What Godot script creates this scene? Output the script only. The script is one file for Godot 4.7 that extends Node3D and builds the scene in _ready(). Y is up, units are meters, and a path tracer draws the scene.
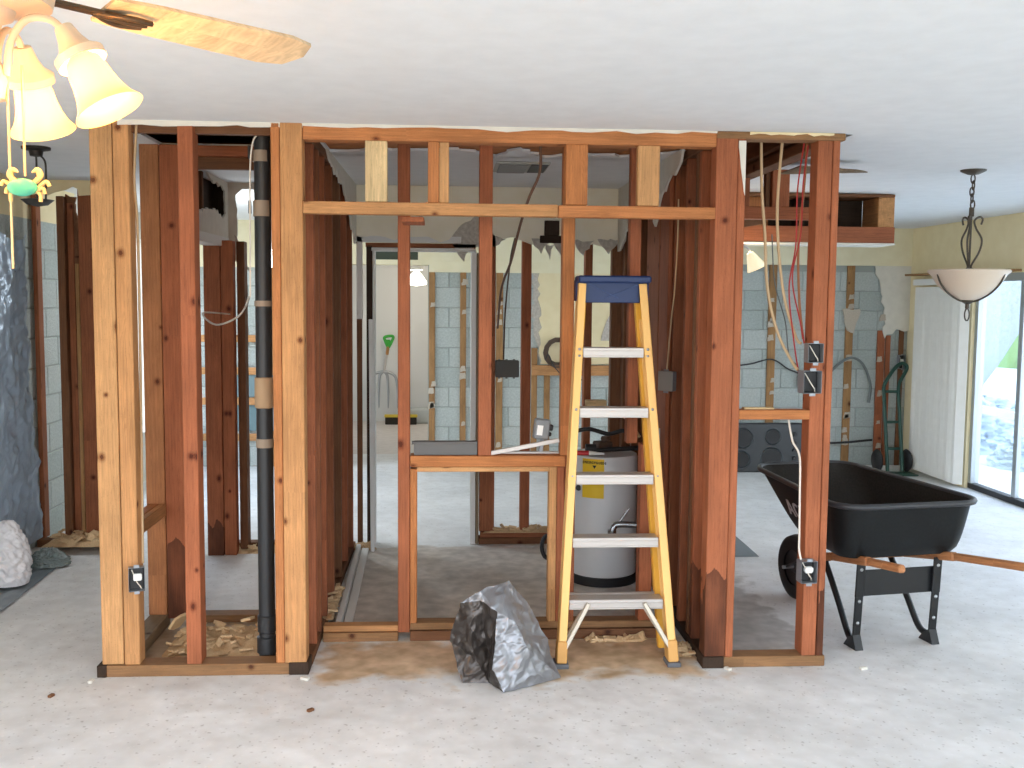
extends Node3D

# ---------------------------------------------------------------- mesh builder
class MB:
	var v = PackedVector3Array()
	var n = PackedVector3Array()
	var t = PackedVector2Array()
	func tri(a, b, c, nn, ua = Vector2.ZERO, ub = Vector2.ZERO, uc = Vector2.ZERO):
		if (b - a).cross(c - a).dot(nn) > 0.0:
			v.append(a); v.append(c); v.append(b)
			t.append(ua); t.append(uc); t.append(ub)
		else:
			v.append(a); v.append(b); v.append(c)
			t.append(ua); t.append(ub); t.append(uc)
		n.append(nn); n.append(nn); n.append(nn)
	func flat(a, b, c, toward = null, s = 1.0):
		var nn = (b - a).cross(c - a)
		if nn.length() < 1e-12:
			return
		nn = nn.normalized()
		if toward != null and nn.dot(toward) < 0.0:
			nn = -nn
		tri(a, b, c, nn, auv(a, nn) * s, auv(b, nn) * s, auv(c, nn) * s)
	func auv(p, nn):
		var m = nn.abs()
		if m.y > m.x and m.y > m.z:
			return Vector2(p.x, p.z)
		if m.x > m.z:
			return Vector2(p.z, p.y)
		return Vector2(p.x, p.y)
	func quad(a, b, c, d, nn, uv = null):
		if uv == null:
			uv = [auv(a, nn), auv(b, nn), auv(c, nn), auv(d, nn)]
		tri(a, b, c, nn, uv[0], uv[1], uv[2])
		tri(a, c, d, nn, uv[0], uv[2], uv[3])
	func smooth(a, b, c, na, nb, nc, ua = Vector2.ZERO, ub = Vector2.ZERO, uc = Vector2.ZERO):
		if (b - a).cross(c - a).dot(na + nb + nc) > 0.0:
			v.append(a); v.append(c); v.append(b)
			n.append(na); n.append(nc); n.append(nb)
			t.append(ua); t.append(uc); t.append(ub)
		else:
			v.append(a); v.append(b); v.append(c)
			n.append(na); n.append(nb); n.append(nc)
			t.append(ua); t.append(ub); t.append(uc)
	# chamfered box, centre c, size s, basis b; uv along its longest side, grain in v
	func cbox(c, s, ch = 0.004, b = Basis(), off = Vector2.ZERO, su = 3.3, sv = 0.41):
		var h = s * 0.5
		ch = min(ch, min(h.x, min(h.y, h.z)) * 0.6)
		var L = 0
		if s.y >= s.x and s.y >= s.z:
			L = 1
		elif s.z >= s.x:
			L = 2
		var pts = {}
		for ax in 3:
			for sg in [-1, 1]:
				var nn = Vector3.ZERO
				nn[ax] = sg
				var u = (ax + 1) % 3
				var w = (ax + 2) % 3
				var q = []
				for k in [[-1, -1], [1, -1], [1, 1], [-1, 1]]:
					var p = Vector3.ZERO
					p[ax] = sg * h[ax]
					p[u] = k[0] * (h[u] - ch)
					p[w] = k[1] * (h[w] - ch)
					q.append(p)
					var key = Vector3i(0, 0, 0)
					key[ax] = sg * 2
					key[u] = k[0]
					key[w] = k[1]
					pts[key] = p
				var uv = []
				for p in q:
					var cross = u if w == L else w
					if ax == L:
						uv.append(Vector2(p[u] * su, p[w] * su) + off)
					else:
						uv.append(Vector2((p[cross] + ax * 0.13 + sg * 0.07) * su, p[L] * sv) + off)
				quad(c + b * q[0], c + b * q[1], c + b * q[2], c + b * q[3], b * nn, uv)
		if ch <= 0.0005:
			return
		for ax in 3:
			var u = (ax + 1) % 3
			var w = (ax + 2) % 3
			for su2 in [-1, 1]:
				for sw in [-1, 1]:
					var q = []
					for e in [[-1, 0], [1, 0], [1, 1], [-1, 1]]:
						var key = Vector3i(0, 0, 0)
						key[ax] = e[0]
						key[u] = su2 * (2 if e[1] == 0 else 1)
						key[w] = sw * (1 if e[1] == 0 else 2)
						q.append(pts[key])
					var nn = Vector3.ZERO
					nn[u] = su2
					nn[w] = sw
					nn = nn.normalized()
					var uv = []
					for p in q:
						uv.append(Vector2((p[u] + p[w]) * su, p[ax] * sv) + off if ax == L else Vector2(p[ax] * su, (p[u] + p[w]) * sv) + off)
					quad(c + b * q[0], c + b * q[1], c + b * q[2], c + b * q[3], b * nn, uv)
		for sx in [-1, 1]:
			for sy in [-1, 1]:
				for sz in [-1, 1]:
					tri(c + b * pts[Vector3i(2 * sx, sy, sz)], c + b * pts[Vector3i(sx, 2 * sy, sz)], c + b * pts[Vector3i(sx, sy, 2 * sz)], b * Vector3(sx, sy, sz).normalized())
	func bar(p0, p1, w, d, ch = 0.003, up = Vector3.UP):
		var y = (p1 - p0).normalized()
		var x = up.cross(y)
		if x.length() < 0.01:
			x = Vector3.RIGHT
		x = x.normalized()
		var z = x.cross(y)
		cbox((p0 + p1) * 0.5, Vector3(w, (p1 - p0).length(), d), ch, Basis(x, y, z))
	func tube(path, r, seg = 8, cap = true):
		var k = path.size()
		var rings = []
		var nr = []
		var ref = Vector3.UP
		if abs((path[1] - path[0]).normalized().y) > 0.9:
			ref = Vector3.RIGHT
		for i in k:
			var d = (path[min(i + 1, k - 1)] - path[max(i - 1, 0)]).normalized()
			var x = ref.cross(d)
			if x.length() < 0.001:
				x = Vector3.FORWARD.cross(d)
			x = x.normalized()
			var y = d.cross(x).normalized()
			ref = y
			# keep ref stable
			var rr = r[i] if r is Array or r is PackedFloat32Array else r
			var ring = []
			var rn = []
			for j in seg:
				var a = TAU * j / seg
				var o = x * cos(a) + y * sin(a)
				ring.append(path[i] + o * rr)
				rn.append(o)
			rings.append(ring)
			nr.append(rn)
			ref = y
		for i in k - 1:
			for j in seg:
				var j2 = (j + 1) % seg
				smooth(rings[i][j], rings[i][j2], rings[i + 1][j2], nr[i][j], nr[i][j2], nr[i + 1][j2])
				smooth(rings[i][j], rings[i + 1][j2], rings[i + 1][j], nr[i][j], nr[i + 1][j2], nr[i + 1][j])
		if cap:
			for e in [0, k - 1]:
				var d = (path[0] - path[1]).normalized() if e == 0 else (path[k - 1] - path[k - 2]).normalized()
				for j in seg:
					tri(path[e], rings[e][j], rings[e][(j + 1) % seg], d)
	# lathe: profile of Vector2(radius, height) about the y axis of xf
	func lathe(prof, xf = Transform3D(), seg = 32, inside = false):
		var k = prof.size()
		for i in k - 1:
			var d = prof[i + 1] - prof[i]
			var nn = Vector2(d.y, -d.x).normalized()
			if inside:
				nn = -nn
			var n0 = nn
			var n1 = nn
			if i > 0:
				var e = (prof[i] - prof[i - 1])
				var en = Vector2(e.y, -e.x).normalized() * (-1 if inside else 1)
				if en.dot(nn) > 0.6:
					n0 = (en + nn).normalized()
			if i < k - 2:
				var e = (prof[i + 2] - prof[i + 1])
				var en = Vector2(e.y, -e.x).normalized() * (-1 if inside else 1)
				if en.dot(nn) > 0.6:
					n1 = (en + nn).normalized()
			for j in seg:
				var a0 = TAU * j / seg
				var a1 = TAU * (j + 1) / seg
				var c0 = Vector3(cos(a0), 0, sin(a0))
				var c1 = Vector3(cos(a1), 0, sin(a1))
				var p00 = xf * (c0 * prof[i].x + Vector3.UP * prof[i].y)
				var p01 = xf * (c1 * prof[i].x + Vector3.UP * prof[i].y)
				var p10 = xf * (c0 * prof[i + 1].x + Vector3.UP * prof[i + 1].y)
				var p11 = xf * (c1 * prof[i + 1].x + Vector3.UP * prof[i + 1].y)
				var b = xf.basis
				var m00 = (b * (c0 * n0.x + Vector3.UP * n0.y)).normalized()
				var m01 = (b * (c1 * n0.x + Vector3.UP * n0.y)).normalized()
				var m10 = (b * (c0 * n1.x + Vector3.UP * n1.y)).normalized()
				var m11 = (b * (c1 * n1.x + Vector3.UP * n1.y)).normalized()
				var ua = Vector2(float(j) / seg, prof[i].y)
				var ub = Vector2(float(j + 1) / seg, prof[i].y)
				var uc = Vector2(float(j + 1) / seg, prof[i + 1].y)
				var ud = Vector2(float(j) / seg, prof[i + 1].y)
				if prof[i].x > 1e-6:
					smooth(p00, p01, p11, m00, m01, m11, ua, ub, uc)
				if prof[i + 1].x > 1e-6:
					smooth(p00, p11, p10, m00, m11, m10, ua, uc, ud)
	# flat polygon with thickness: 2-D outline placed by xf (x, y of the outline; thickness along z)
	func prism(poly, xf, th):
		var idx = Geometry2D.triangulate_polygon(poly)
		if idx.is_empty():
			return
		var z = Vector3(0, 0, 1)
		for f in [0.0, th]:
			var nn = (xf.basis * (z if f > 0.0 else -z)).normalized()
			for i in range(0, idx.size(), 3):
				var q = []
				for e in 3:
					var p = poly[idx[i + e]]
					q.append(xf * Vector3(p.x, p.y, f))
				tri(q[0], q[1], q[2], nn, poly[idx[i]], poly[idx[i + 1]], poly[idx[i + 2]])
		var area = 0.0
		for i in poly.size():
			area += poly[i].cross(poly[(i + 1) % poly.size()])
		for i in poly.size():
			var a = poly[i]
			var b = poly[(i + 1) % poly.size()]
			var d = b - a
			if d.length() < 1e-7:
				continue
			var o = Vector2(d.y, -d.x) * (1.0 if area > 0.0 else -1.0)
			var nn = (xf.basis * Vector3(o.x, o.y, 0)).normalized()
			quad(xf * Vector3(a.x, a.y, 0), xf * Vector3(b.x, b.y, 0), xf * Vector3(b.x, b.y, th), xf * Vector3(a.x, a.y, th), nn, [a, b, b + Vector2(0.01, 0.01), a + Vector2(0.01, 0.01)])
	# grid of points [row][column], smooth normals
	func grid(g, closed = false, flip = false):
		var R = g.size()
		var C = g[0].size()
		var nn = []
		for i in R:
			var row = []
			for j in C:
				var jl = (j - 1 + C) % C if closed else max(j - 1, 0)
				var jr = (j + 1) % C if closed else min(j + 1, C - 1)
				var du = g[i][jr] - g[i][jl]
				var dv = g[min(i + 1, R - 1)][j] - g[max(i - 1, 0)][j]
				var c = du.cross(dv)
				c = c.normalized() if c.length() > 1e-12 else Vector3.UP
				row.append(-c if flip else c)
			nn.append(row)
		for i in R - 1:
			for j in (C if closed else C - 1):
				var k = (j + 1) % C
				var ua = Vector2(float(j) / C, float(i) / R)
				var ub = Vector2(float(j + 1) / C, float(i) / R)
				var uc = Vector2(float(j + 1) / C, float(i + 1) / R)
				var ud = Vector2(float(j) / C, float(i + 1) / R)
				smooth(g[i][j], g[i][k], g[i + 1][k], nn[i][j], nn[i][k], nn[i + 1][k], ua, ub, uc)
				smooth(g[i][j], g[i + 1][k], g[i + 1][j], nn[i][j], nn[i + 1][k], nn[i + 1][j], ua, uc, ud)
	func mesh():
		var a = []
		a.resize(Mesh.ARRAY_MAX)
		a[Mesh.ARRAY_VERTEX] = v
		a[Mesh.ARRAY_NORMAL] = n
		a[Mesh.ARRAY_TEX_UV] = t
		var m = ArrayMesh.new()
		m.add_surface_from_arrays(Mesh.PRIMITIVE_TRIANGLES, a)
		return m

# ---------------------------------------------------------------- helpers
var rng = RandomNumberGenerator.new()
var used = {}
var M = {}
var grain = []

func numbered(s):
	if not used.has(s):
		used[s] = 0
		return s
	used[s] += 1
	return "%s_%03d" % [s, used[s]]

func thing(called, label, category, at = Vector3.ZERO, turn = 0.0, group = ""):
	var o = Node3D.new()
	o.name = numbered(called)
	add_child(o)
	o.position = at
	o.rotation.y = turn
	o.set_meta("label", label)
	o.set_meta("category", category)
	if group != "":
		o.set_meta("group", group)
	return o

func struct(called):
	var o = Node3D.new()
	o.name = called
	add_child(o)
	o.set_meta("kind", "structure")
	return o

func part(called, mb, mat, parent, at = Vector3.ZERO):
	var o = MeshInstance3D.new()
	o.name = called
	o.mesh = mb.mesh() if mb is MB else mb
	o.material_override = mat
	parent.add_child(o, true)
	o.position = at
	return o

func solid(called, label, category, mb, mat, at = Vector3.ZERO, group = ""):
	var o = MeshInstance3D.new()
	o.name = numbered(called)
	o.mesh = mb.mesh()
	o.material_override = mat
	add_child(o)
	o.position = at
	o.set_meta("label", label)
	o.set_meta("category", category)
	if group != "":
		o.set_meta("group", group)
	return o

# a board given by its bounds in the parent's frame
func board(called, parent, x0, x1, y0, y1, z0, z1, mat, ch = 0.003):
	var mb = MB.new()
	var off = Vector2(rng.randf(), rng.randf())
	if mat == M.redstain or mat == M.tanstain:
		off.y = 0.49
	var s = Vector3(abs(x1 - x0), abs(y1 - y0), abs(z1 - z0))
	mb.cbox(Vector3.ZERO, s, ch, Basis(), off)
	var o = part(called, mb, mat, parent, Vector3((x0 + x1) * 0.5, (y0 + y1) * 0.5, (z0 + z1) * 0.5))
	return o

func std(col, rough = 0.8, metal = 0.0):
	var m = StandardMaterial3D.new()
	m.albedo_color = col
	m.roughness = rough
	m.metallic = metal
	return m

func c8(r, g, b):
	return Color(r / 255.0, g / 255.0, b / 255.0)

func noise(seed_, freq, oct = 4, type = FastNoiseLite.TYPE_SIMPLEX_SMOOTH):
	var f = FastNoiseLite.new()
	f.noise_type = type
	f.seed = seed_
	f.frequency = freq
	f.fractal_octaves = oct
	return f

# wood: streaks along v, knots, a few nail holes; light values that a tint multiplies
func make_grain(seed_, knots, stain = 0.0):
	var W = 256
	var H = 1024
	var r = RandomNumberGenerator.new()
	r.seed = seed_
	var fine = noise(seed_, 0.09, 3).get_image(W, 64)
	fine.resize(W, H, Image.INTERPOLATE_CUBIC)
	var mid = noise(seed_ + 5, 0.025, 3).get_image(W, 96)
	mid.resize(W, H, Image.INTERPOLATE_CUBIC)
	var big = noise(seed_ + 9, 0.006, 3).get_image(W, H)
	var speck = noise(seed_ + 13, 0.2, 2).get_image(W, H)
	var fd = fine.get_data()
	var md = mid.get_data()
	var bd = big.get_data()
	var sd = speck.get_data()
	var kn = []
	for i in knots:
		kn.append([r.randf() * W, r.randf() * H, r.randf_range(7, 15), r.randf_range(0.75, 1.3)])
	var near = []
	near.resize(W * H)
	var out = PackedByteArray()
	out.resize(W * H * 3)
	var bands = []
	for y in H:
		var l = []
		for q in kn:
			if abs(y - q[1]) < q[2] * 2.0:
				l.append(q)
		for x in W:
			var i = y * W + x
			var ring = 0.5 + 0.5 * sin(md[i] * 0.22 + fd[i] * 0.03)
			var a = 0.89 + 0.07 * (fd[i] / 255.0 - 0.5) * 2.0 + 0.07 * (ring - 0.5) + 0.14 * (bd[i] / 255.0 - 0.5)
			var red = 0.0
			var edge = sd[i] / 255.0
			if edge > 0.80:
				a -= 0.10
			for q in l:
				var dx = x - q[0]
				var dy = (y - q[1]) * 1.5 * q[3]
				var d = sqrt(dx * dx + dy * dy) / q[2] + (edge - 0.5) * 0.35
				if d < 0.55:
					a *= 0.42
					red = 0.10
				elif d < 1.0:
					a *= 0.66 + 0.2 * (d - 0.55)
					red = 0.06
				elif d < 1.7:
					a *= 0.86 + 0.2 * (d - 1.0)
			if stain > 0.0:
				var hgt = float(y) / H
				var lim = stain * (0.45 + 1.1 * (bd[i] / 255.0) + 0.08 * (fd[i] / 255.0 - 0.5))
				if hgt < lim:
					a *= 0.50 + 0.25 * (bd[i] / 255.0)
			a = clamp(a, 0.06, 1.0)
			out[i * 3] = int(255 * clamp(a + red, 0, 1))
			out[i * 3 + 1] = int(255 * a)
			out[i * 3 + 2] = int(255 * clamp(a * (0.96 - red), 0, 1))
	var im = Image.create_from_data(W, H, false, Image.FORMAT_RGB8, out)
	im.generate_mipmaps()
	return ImageTexture.create_from_image(im)

func wood(col, variant = 0, rough = 0.72):
	var m = std(col, rough)
	m.albedo_texture = grain[variant % grain.size()]
	m.texture_filter = BaseMaterial3D.TEXTURE_FILTER_LINEAR_WITH_MIPMAPS_ANISOTROPIC
	m.metallic_specular = 0.35
	return m

func mottled(col_a, col_b, freq, scale, seed_ = 3, rough = 0.9, bump = 0.0):
	var m = std(Color.WHITE, rough)
	var nt = NoiseTexture2D.new()
	nt.width = 512
	nt.height = 512
	nt.seamless = true
	nt.noise = noise(seed_, freq, 5)
	var g = Gradient.new()
	g.set_color(0, col_a)
	g.set_color(1, col_b)
	nt.color_ramp = g
	m.albedo_texture = nt
	m.uv1_triplanar = true
	m.uv1_world_triplanar = true
	m.uv1_scale = Vector3.ONE * scale
	if bump > 0.0:
		var b = NoiseTexture2D.new()
		b.width = 512
		b.height = 512
		b.seamless = true
		b.as_normal_map = true
		b.bump_strength = bump
		b.noise = noise(seed_ + 40, freq * 2.0, 4)
		m.normal_enabled = true
		m.normal_texture = b
	return m

# ragged line from a to b: points offset by noise at right angles
func rag(a, b, step, amp, r):
	var out = []
	var d = b - a
	var k = int(max(2, d.length() / step))
	var o = Vector2(-d.y, d.x).normalized()
	for i in k:
		var t = (i + (r.randf_range(-0.35, 0.35) if i > 0 else 0.0)) / k
		out.append(a + d * t + o * (r.randf_range(-amp, amp) if i > 0 else 0.0))
	return out

# outline from corners; flags say which sides are ragged
func torn(corners, flags, step, amp, seed_):
	var r = RandomNumberGenerator.new()
	r.seed = seed_
	var out = PackedVector2Array()
	for i in corners.size():
		var a = corners[i]
		var b = corners[(i + 1) % corners.size()]
		if flags[i]:
			for p in rag(a, b, step, amp, r):
				out.append(p)
		else:
			out.append(a)
	return out

func curve(pts, k = 8):
	var c = []
	for i in pts.size() - 1:
		var p0 = pts[max(i - 1, 0)]
		var p1 = pts[i]
		var p2 = pts[i + 1]
		var p3 = pts[min(i + 2, pts.size() - 1)]
		for j in k:
			var t = float(j) / k
			c.append(p1.cubic_interpolate(p2, p0, p3, t))
	c.append(pts[-1])
	return c

func V(x, y, z):
	return Vector3(x, y, z)

func glow(mat, col, e):
	mat.emission_enabled = true
	mat.emission = col
	mat.emission_energy_multiplier = e
	return mat

func lamp(at, col, e, size, parent = self):
	var l = OmniLight3D.new()
	l.name = "lamp_light"
	l.light_color = col
	l.light_energy = e
	l.light_size = size
	l.omni_range = 25.0
	l.omni_attenuation = 2.0
	l.shadow_enabled = true
	parent.add_child(l, true)
	l.position = at

const FLOOR_X0 = -3.0
const FLOOR_Z0 = -9.8
const FAR = -5.7          # face of the block wall
const MID = -2.4          # line of the middle partition

func _ready():
	rng.seed = 11
	setup_view()
	setup_materials()
	build_shell()
	build_outdoors()
	build_left_bay()
	build_alcove()
	build_flanks()
	build_right_bay()
	build_mid_wall()
	build_far_details()
	build_ladder()
	build_wheelbarrow()
	build_bundle()
	build_heater()
	build_fan()
	build_lights()
	build_left_corner()
	build_small()

# ---------------------------------------------------------------- camera, sky, exposure
func setup_view():
	var cam = Camera3D.new()
	cam.name = "camera"
	cam.fov = rad_to_deg(2.0 * atan(384.0 / 1015.0))
	cam.near = 0.05
	cam.far = 200.0
	add_child(cam)
	cam.position = V(0, 1.6935, 4.5)
	cam.basis = Basis(Vector3.UP, -0.0653) * Basis(Vector3.RIGHT, -0.0838) * Basis(Vector3.BACK, 0.0086)
	cam.current = true
	var env = Environment.new()
	env.background_mode = Environment.BG_SKY
	var sm = ProceduralSkyMaterial.new()
	sm.sky_top_color = Color(0.67, 0.76, 0.88)
	sm.sky_horizon_color = Color(0.94, 0.95, 0.96)
	sm.sky_curve = 0.25
	sm.ground_horizon_color = Color(0.86, 0.86, 0.84)
	sm.ground_bottom_color = Color(0.55, 0.56, 0.55)
	sm.sky_energy_multiplier = 1.0
	var sky = Sky.new()
	sky.sky_material = sm
	env.sky = sky
	env.background_energy_multiplier = 5.6
	env.tonemap_mode = Environment.TONE_MAPPER_LINEAR
	env.tonemap_exposure = 1.3
	env.sdfgi_enabled = true
	env.ssao_enabled = true
	env.ssil_enabled = true
	var we = WorldEnvironment.new()
	we.name = "world"
	we.environment = env
	add_child(we)

# ---------------------------------------------------------------- materials
func setup_materials():
	grain = [make_grain(1, 5), make_grain(2, 9), make_grain(3, 3), make_grain(4, 5, 0.16)]
	M.tan = wood(c8(214, 162, 114), 1)
	M.tan2 = wood(c8(210, 154, 106), 0)
	M.orange = wood(c8(204, 134, 86), 0)
	M.orange2 = wood(c8(198, 128, 80), 2)
	M.red = wood(c8(178, 106, 74), 1)
	M.red2 = wood(c8(170, 102, 72), 2)
	M.redstain = wood(c8(178, 106, 74), 3)
	M.tanstain = wood(c8(226, 168, 110), 3)
	M.dark = wood(c8(132, 90, 64), 0)
	M.darkred = wood(c8(162, 100, 70), 1)
	M.black_wood = wood(c8(66, 50, 40), 2)
	M.pale = wood(c8(238, 208, 164), 2)
	M.grey_wood = wood(c8(150, 130, 108), 1)
	M.knotty = wood(c8(186, 124, 84), 1)
	M.plate = wood(c8(158, 118, 84), 0)
	M.fur = wood(c8(176, 134, 92), 2)
	M.paint_white = std(c8(226, 226, 222), 0.6)
	M.ceiling = mottled(c8(226, 228, 228), c8(233, 235, 235), 0.02, 0.6, 5, 0.9, 0.12)
	M.drywall = mottled(c8(216, 212, 200), c8(228, 224, 212), 0.02, 0.8, 6)
	M.cream = mottled(c8(232, 216, 172), c8(240, 226, 186), 0.015, 0.7, 7)
	M.far_cream = mottled(c8(232, 222, 186), c8(240, 232, 200), 0.015, 0.7, 8)
	M.plaster = mottled(c8(240, 232, 208), c8(246, 240, 222), 0.015, 0.7, 12)
	M.paper = mottled(c8(172, 164, 152), c8(208, 202, 192), 0.03, 2.0, 9)
	M.block = [mottled(c8(168, 176, 172), c8(194, 201, 196), 0.05, 1.5, 20, 0.95, 3.0), mottled(c8(160, 169, 165), c8(187, 195, 190), 0.05, 1.5, 21, 0.95, 3.0), mottled(c8(174, 181, 176), c8(199, 205, 200), 0.05, 1.5, 22, 0.95, 3.0)]
	M.mortar = std(c8(162, 168, 163), 0.95)
	M.lump = mottled(c8(176, 164, 146), c8(204, 194, 178), 0.05, 3.0, 15)
	M.steel = std(c8(178, 180, 182), 0.35, 0.85)
	M.alu = std(c8(190, 184, 178), 0.45, 0.5)
	M.box_steel = std(c8(150, 156, 162), 0.45, 0.6)
	M.darkmetal = std(c8(58, 58, 60), 0.5, 0.5)
	M.black = std(c8(26, 27, 29), 0.55)
	M.cable = std(c8(196, 168, 130), 0.7)
	M.cable_white = std(c8(222, 214, 200), 0.6)
	M.cable_black = std(c8(42, 42, 44), 0.6)
	M.cable_brown = std(c8(172, 112, 70), 0.6)
	M.cable_grey = std(c8(92, 94, 90), 0.6)
	M.cable_red = std(c8(170, 40, 36), 0.55)
	M.white = std(c8(236, 236, 232), 0.5)
	M.glass = std(Color(0.92, 0.97, 1.0, 0.10), 0.02)
	M.glass.transparency = BaseMaterial3D.TRANSPARENCY_ALPHA

func floor_texture():
	var W = 1536
	var H = 1920
	var sx = 8.0 / W
	var sz = 10.0 / H     # z from -6.5 to 3.5
	var a = noise(51, 0.006, 4).get_image(W, H).get_data()
	var b = noise(52, 0.04, 3).get_image(W, H).get_data()
	var s = noise(53, 0.16, 2).get_image(W, H).get_data()
	var e = noise(54, 0.02, 4).get_image(W, H).get_data()
	var out = PackedByteArray()
	out.resize(W * H * 3)
	for j in H:
		var z = -6.5 + j * sz
		for i in W:
			var x = FLOOR_X0 + i * sx
			var k = j * W + i
			var na = a[k] / 255.0 - 0.5
			var nb = b[k] / 255.0 - 0.5
			var ns = s[k] / 255.0
			var ne = e[k] / 255.0 - 0.5
			var r = 226.0 + na * 26.0 + nb * 14.0
			var g = 226.0 + na * 26.0 + nb * 15.0
			var bl = 224.0 + na * 26.0 + nb * 17.0
			if ns > 0.83:
				r -= 34.0
				g -= 36.0
				bl -= 38.0
			elif ns < 0.16:
				r += 8.0
				g += 8.0
				bl += 8.0
			# bare concrete inside the closet, browner mastic in the alcove and along the front plate
			var d = max(max(-0.60 - x, x - 1.14), max(-2.36 - z, z + 0.48)) + ne * 0.16
			if d < 0.0:
				var t = clamp(-d * 25.0, 0.0, 1.0)
				var v = 196.0 + nb * 46.0 + na * 40.0
				r = lerp(r, v + 4.0, t)
				g = lerp(g, v - 4.0, t)
				bl = lerp(bl, v - 14.0, t)
			d = max(max(-0.66 - x, x - 1.24), max(-0.5 - z, z - 0.14)) + ne * 0.34
			if d < 0.0:
				var t = clamp(-d * 6.0, 0.0, 0.85)
				var v = 192.0 + nb * 60.0 + na * 50.0
				r = lerp(r, v + 8.0, t)
				g = lerp(g, v - 24.0, t)
				bl = lerp(bl, v - 62.0, t)
			d = max(max(1.28 - x, x - 1.80), max(-2.1 - z, z + 0.03)) + ne * 0.2
			if d < 0.0:
				var t = clamp(-d * 20.0, 0.0, 1.0)
				var v = 182.0 + nb * 40.0 + na * 60.0
				r = lerp(r, v, t)
				g = lerp(g, v - 2.0, t)
				bl = lerp(bl, v - 6.0, t)
			d = max(max(-1.5 - x, x + 0.64), max(-0.85 - z, z - 0.0)) + ne * 0.1
			if d < 0.0:
				var t = clamp(-d * 25.0, 0.0, 1.0)
				r = lerp(r, 176.0 + nb * 50.0, t)
				g = lerp(g, 160.0 + nb * 50.0, t)
				bl = lerp(bl, 138.0 + nb * 50.0, t)
			out[k * 3] = int(clamp(r, 0, 255))
			out[k * 3 + 1] = int(clamp(g, 0, 255))
			out[k * 3 + 2] = int(clamp(bl, 0, 255))
	var im = Image.create_from_data(W, H, false, Image.FORMAT_RGB8, out)
	im.generate_mipmaps()
	return ImageTexture.create_from_image(im)

# a plain slab as a part of a structure
func slab(called, parent, x0, x1, y0, y1, z0, z1, mat):
	var mb = MB.new()
	mb.cbox(V((x0 + x1) / 2, (y0 + y1) / 2, (z0 + z1) / 2), V(x1 - x0, y1 - y0, z1 - z0), 0.0)
	return part(called, mb, mat, parent)

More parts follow.
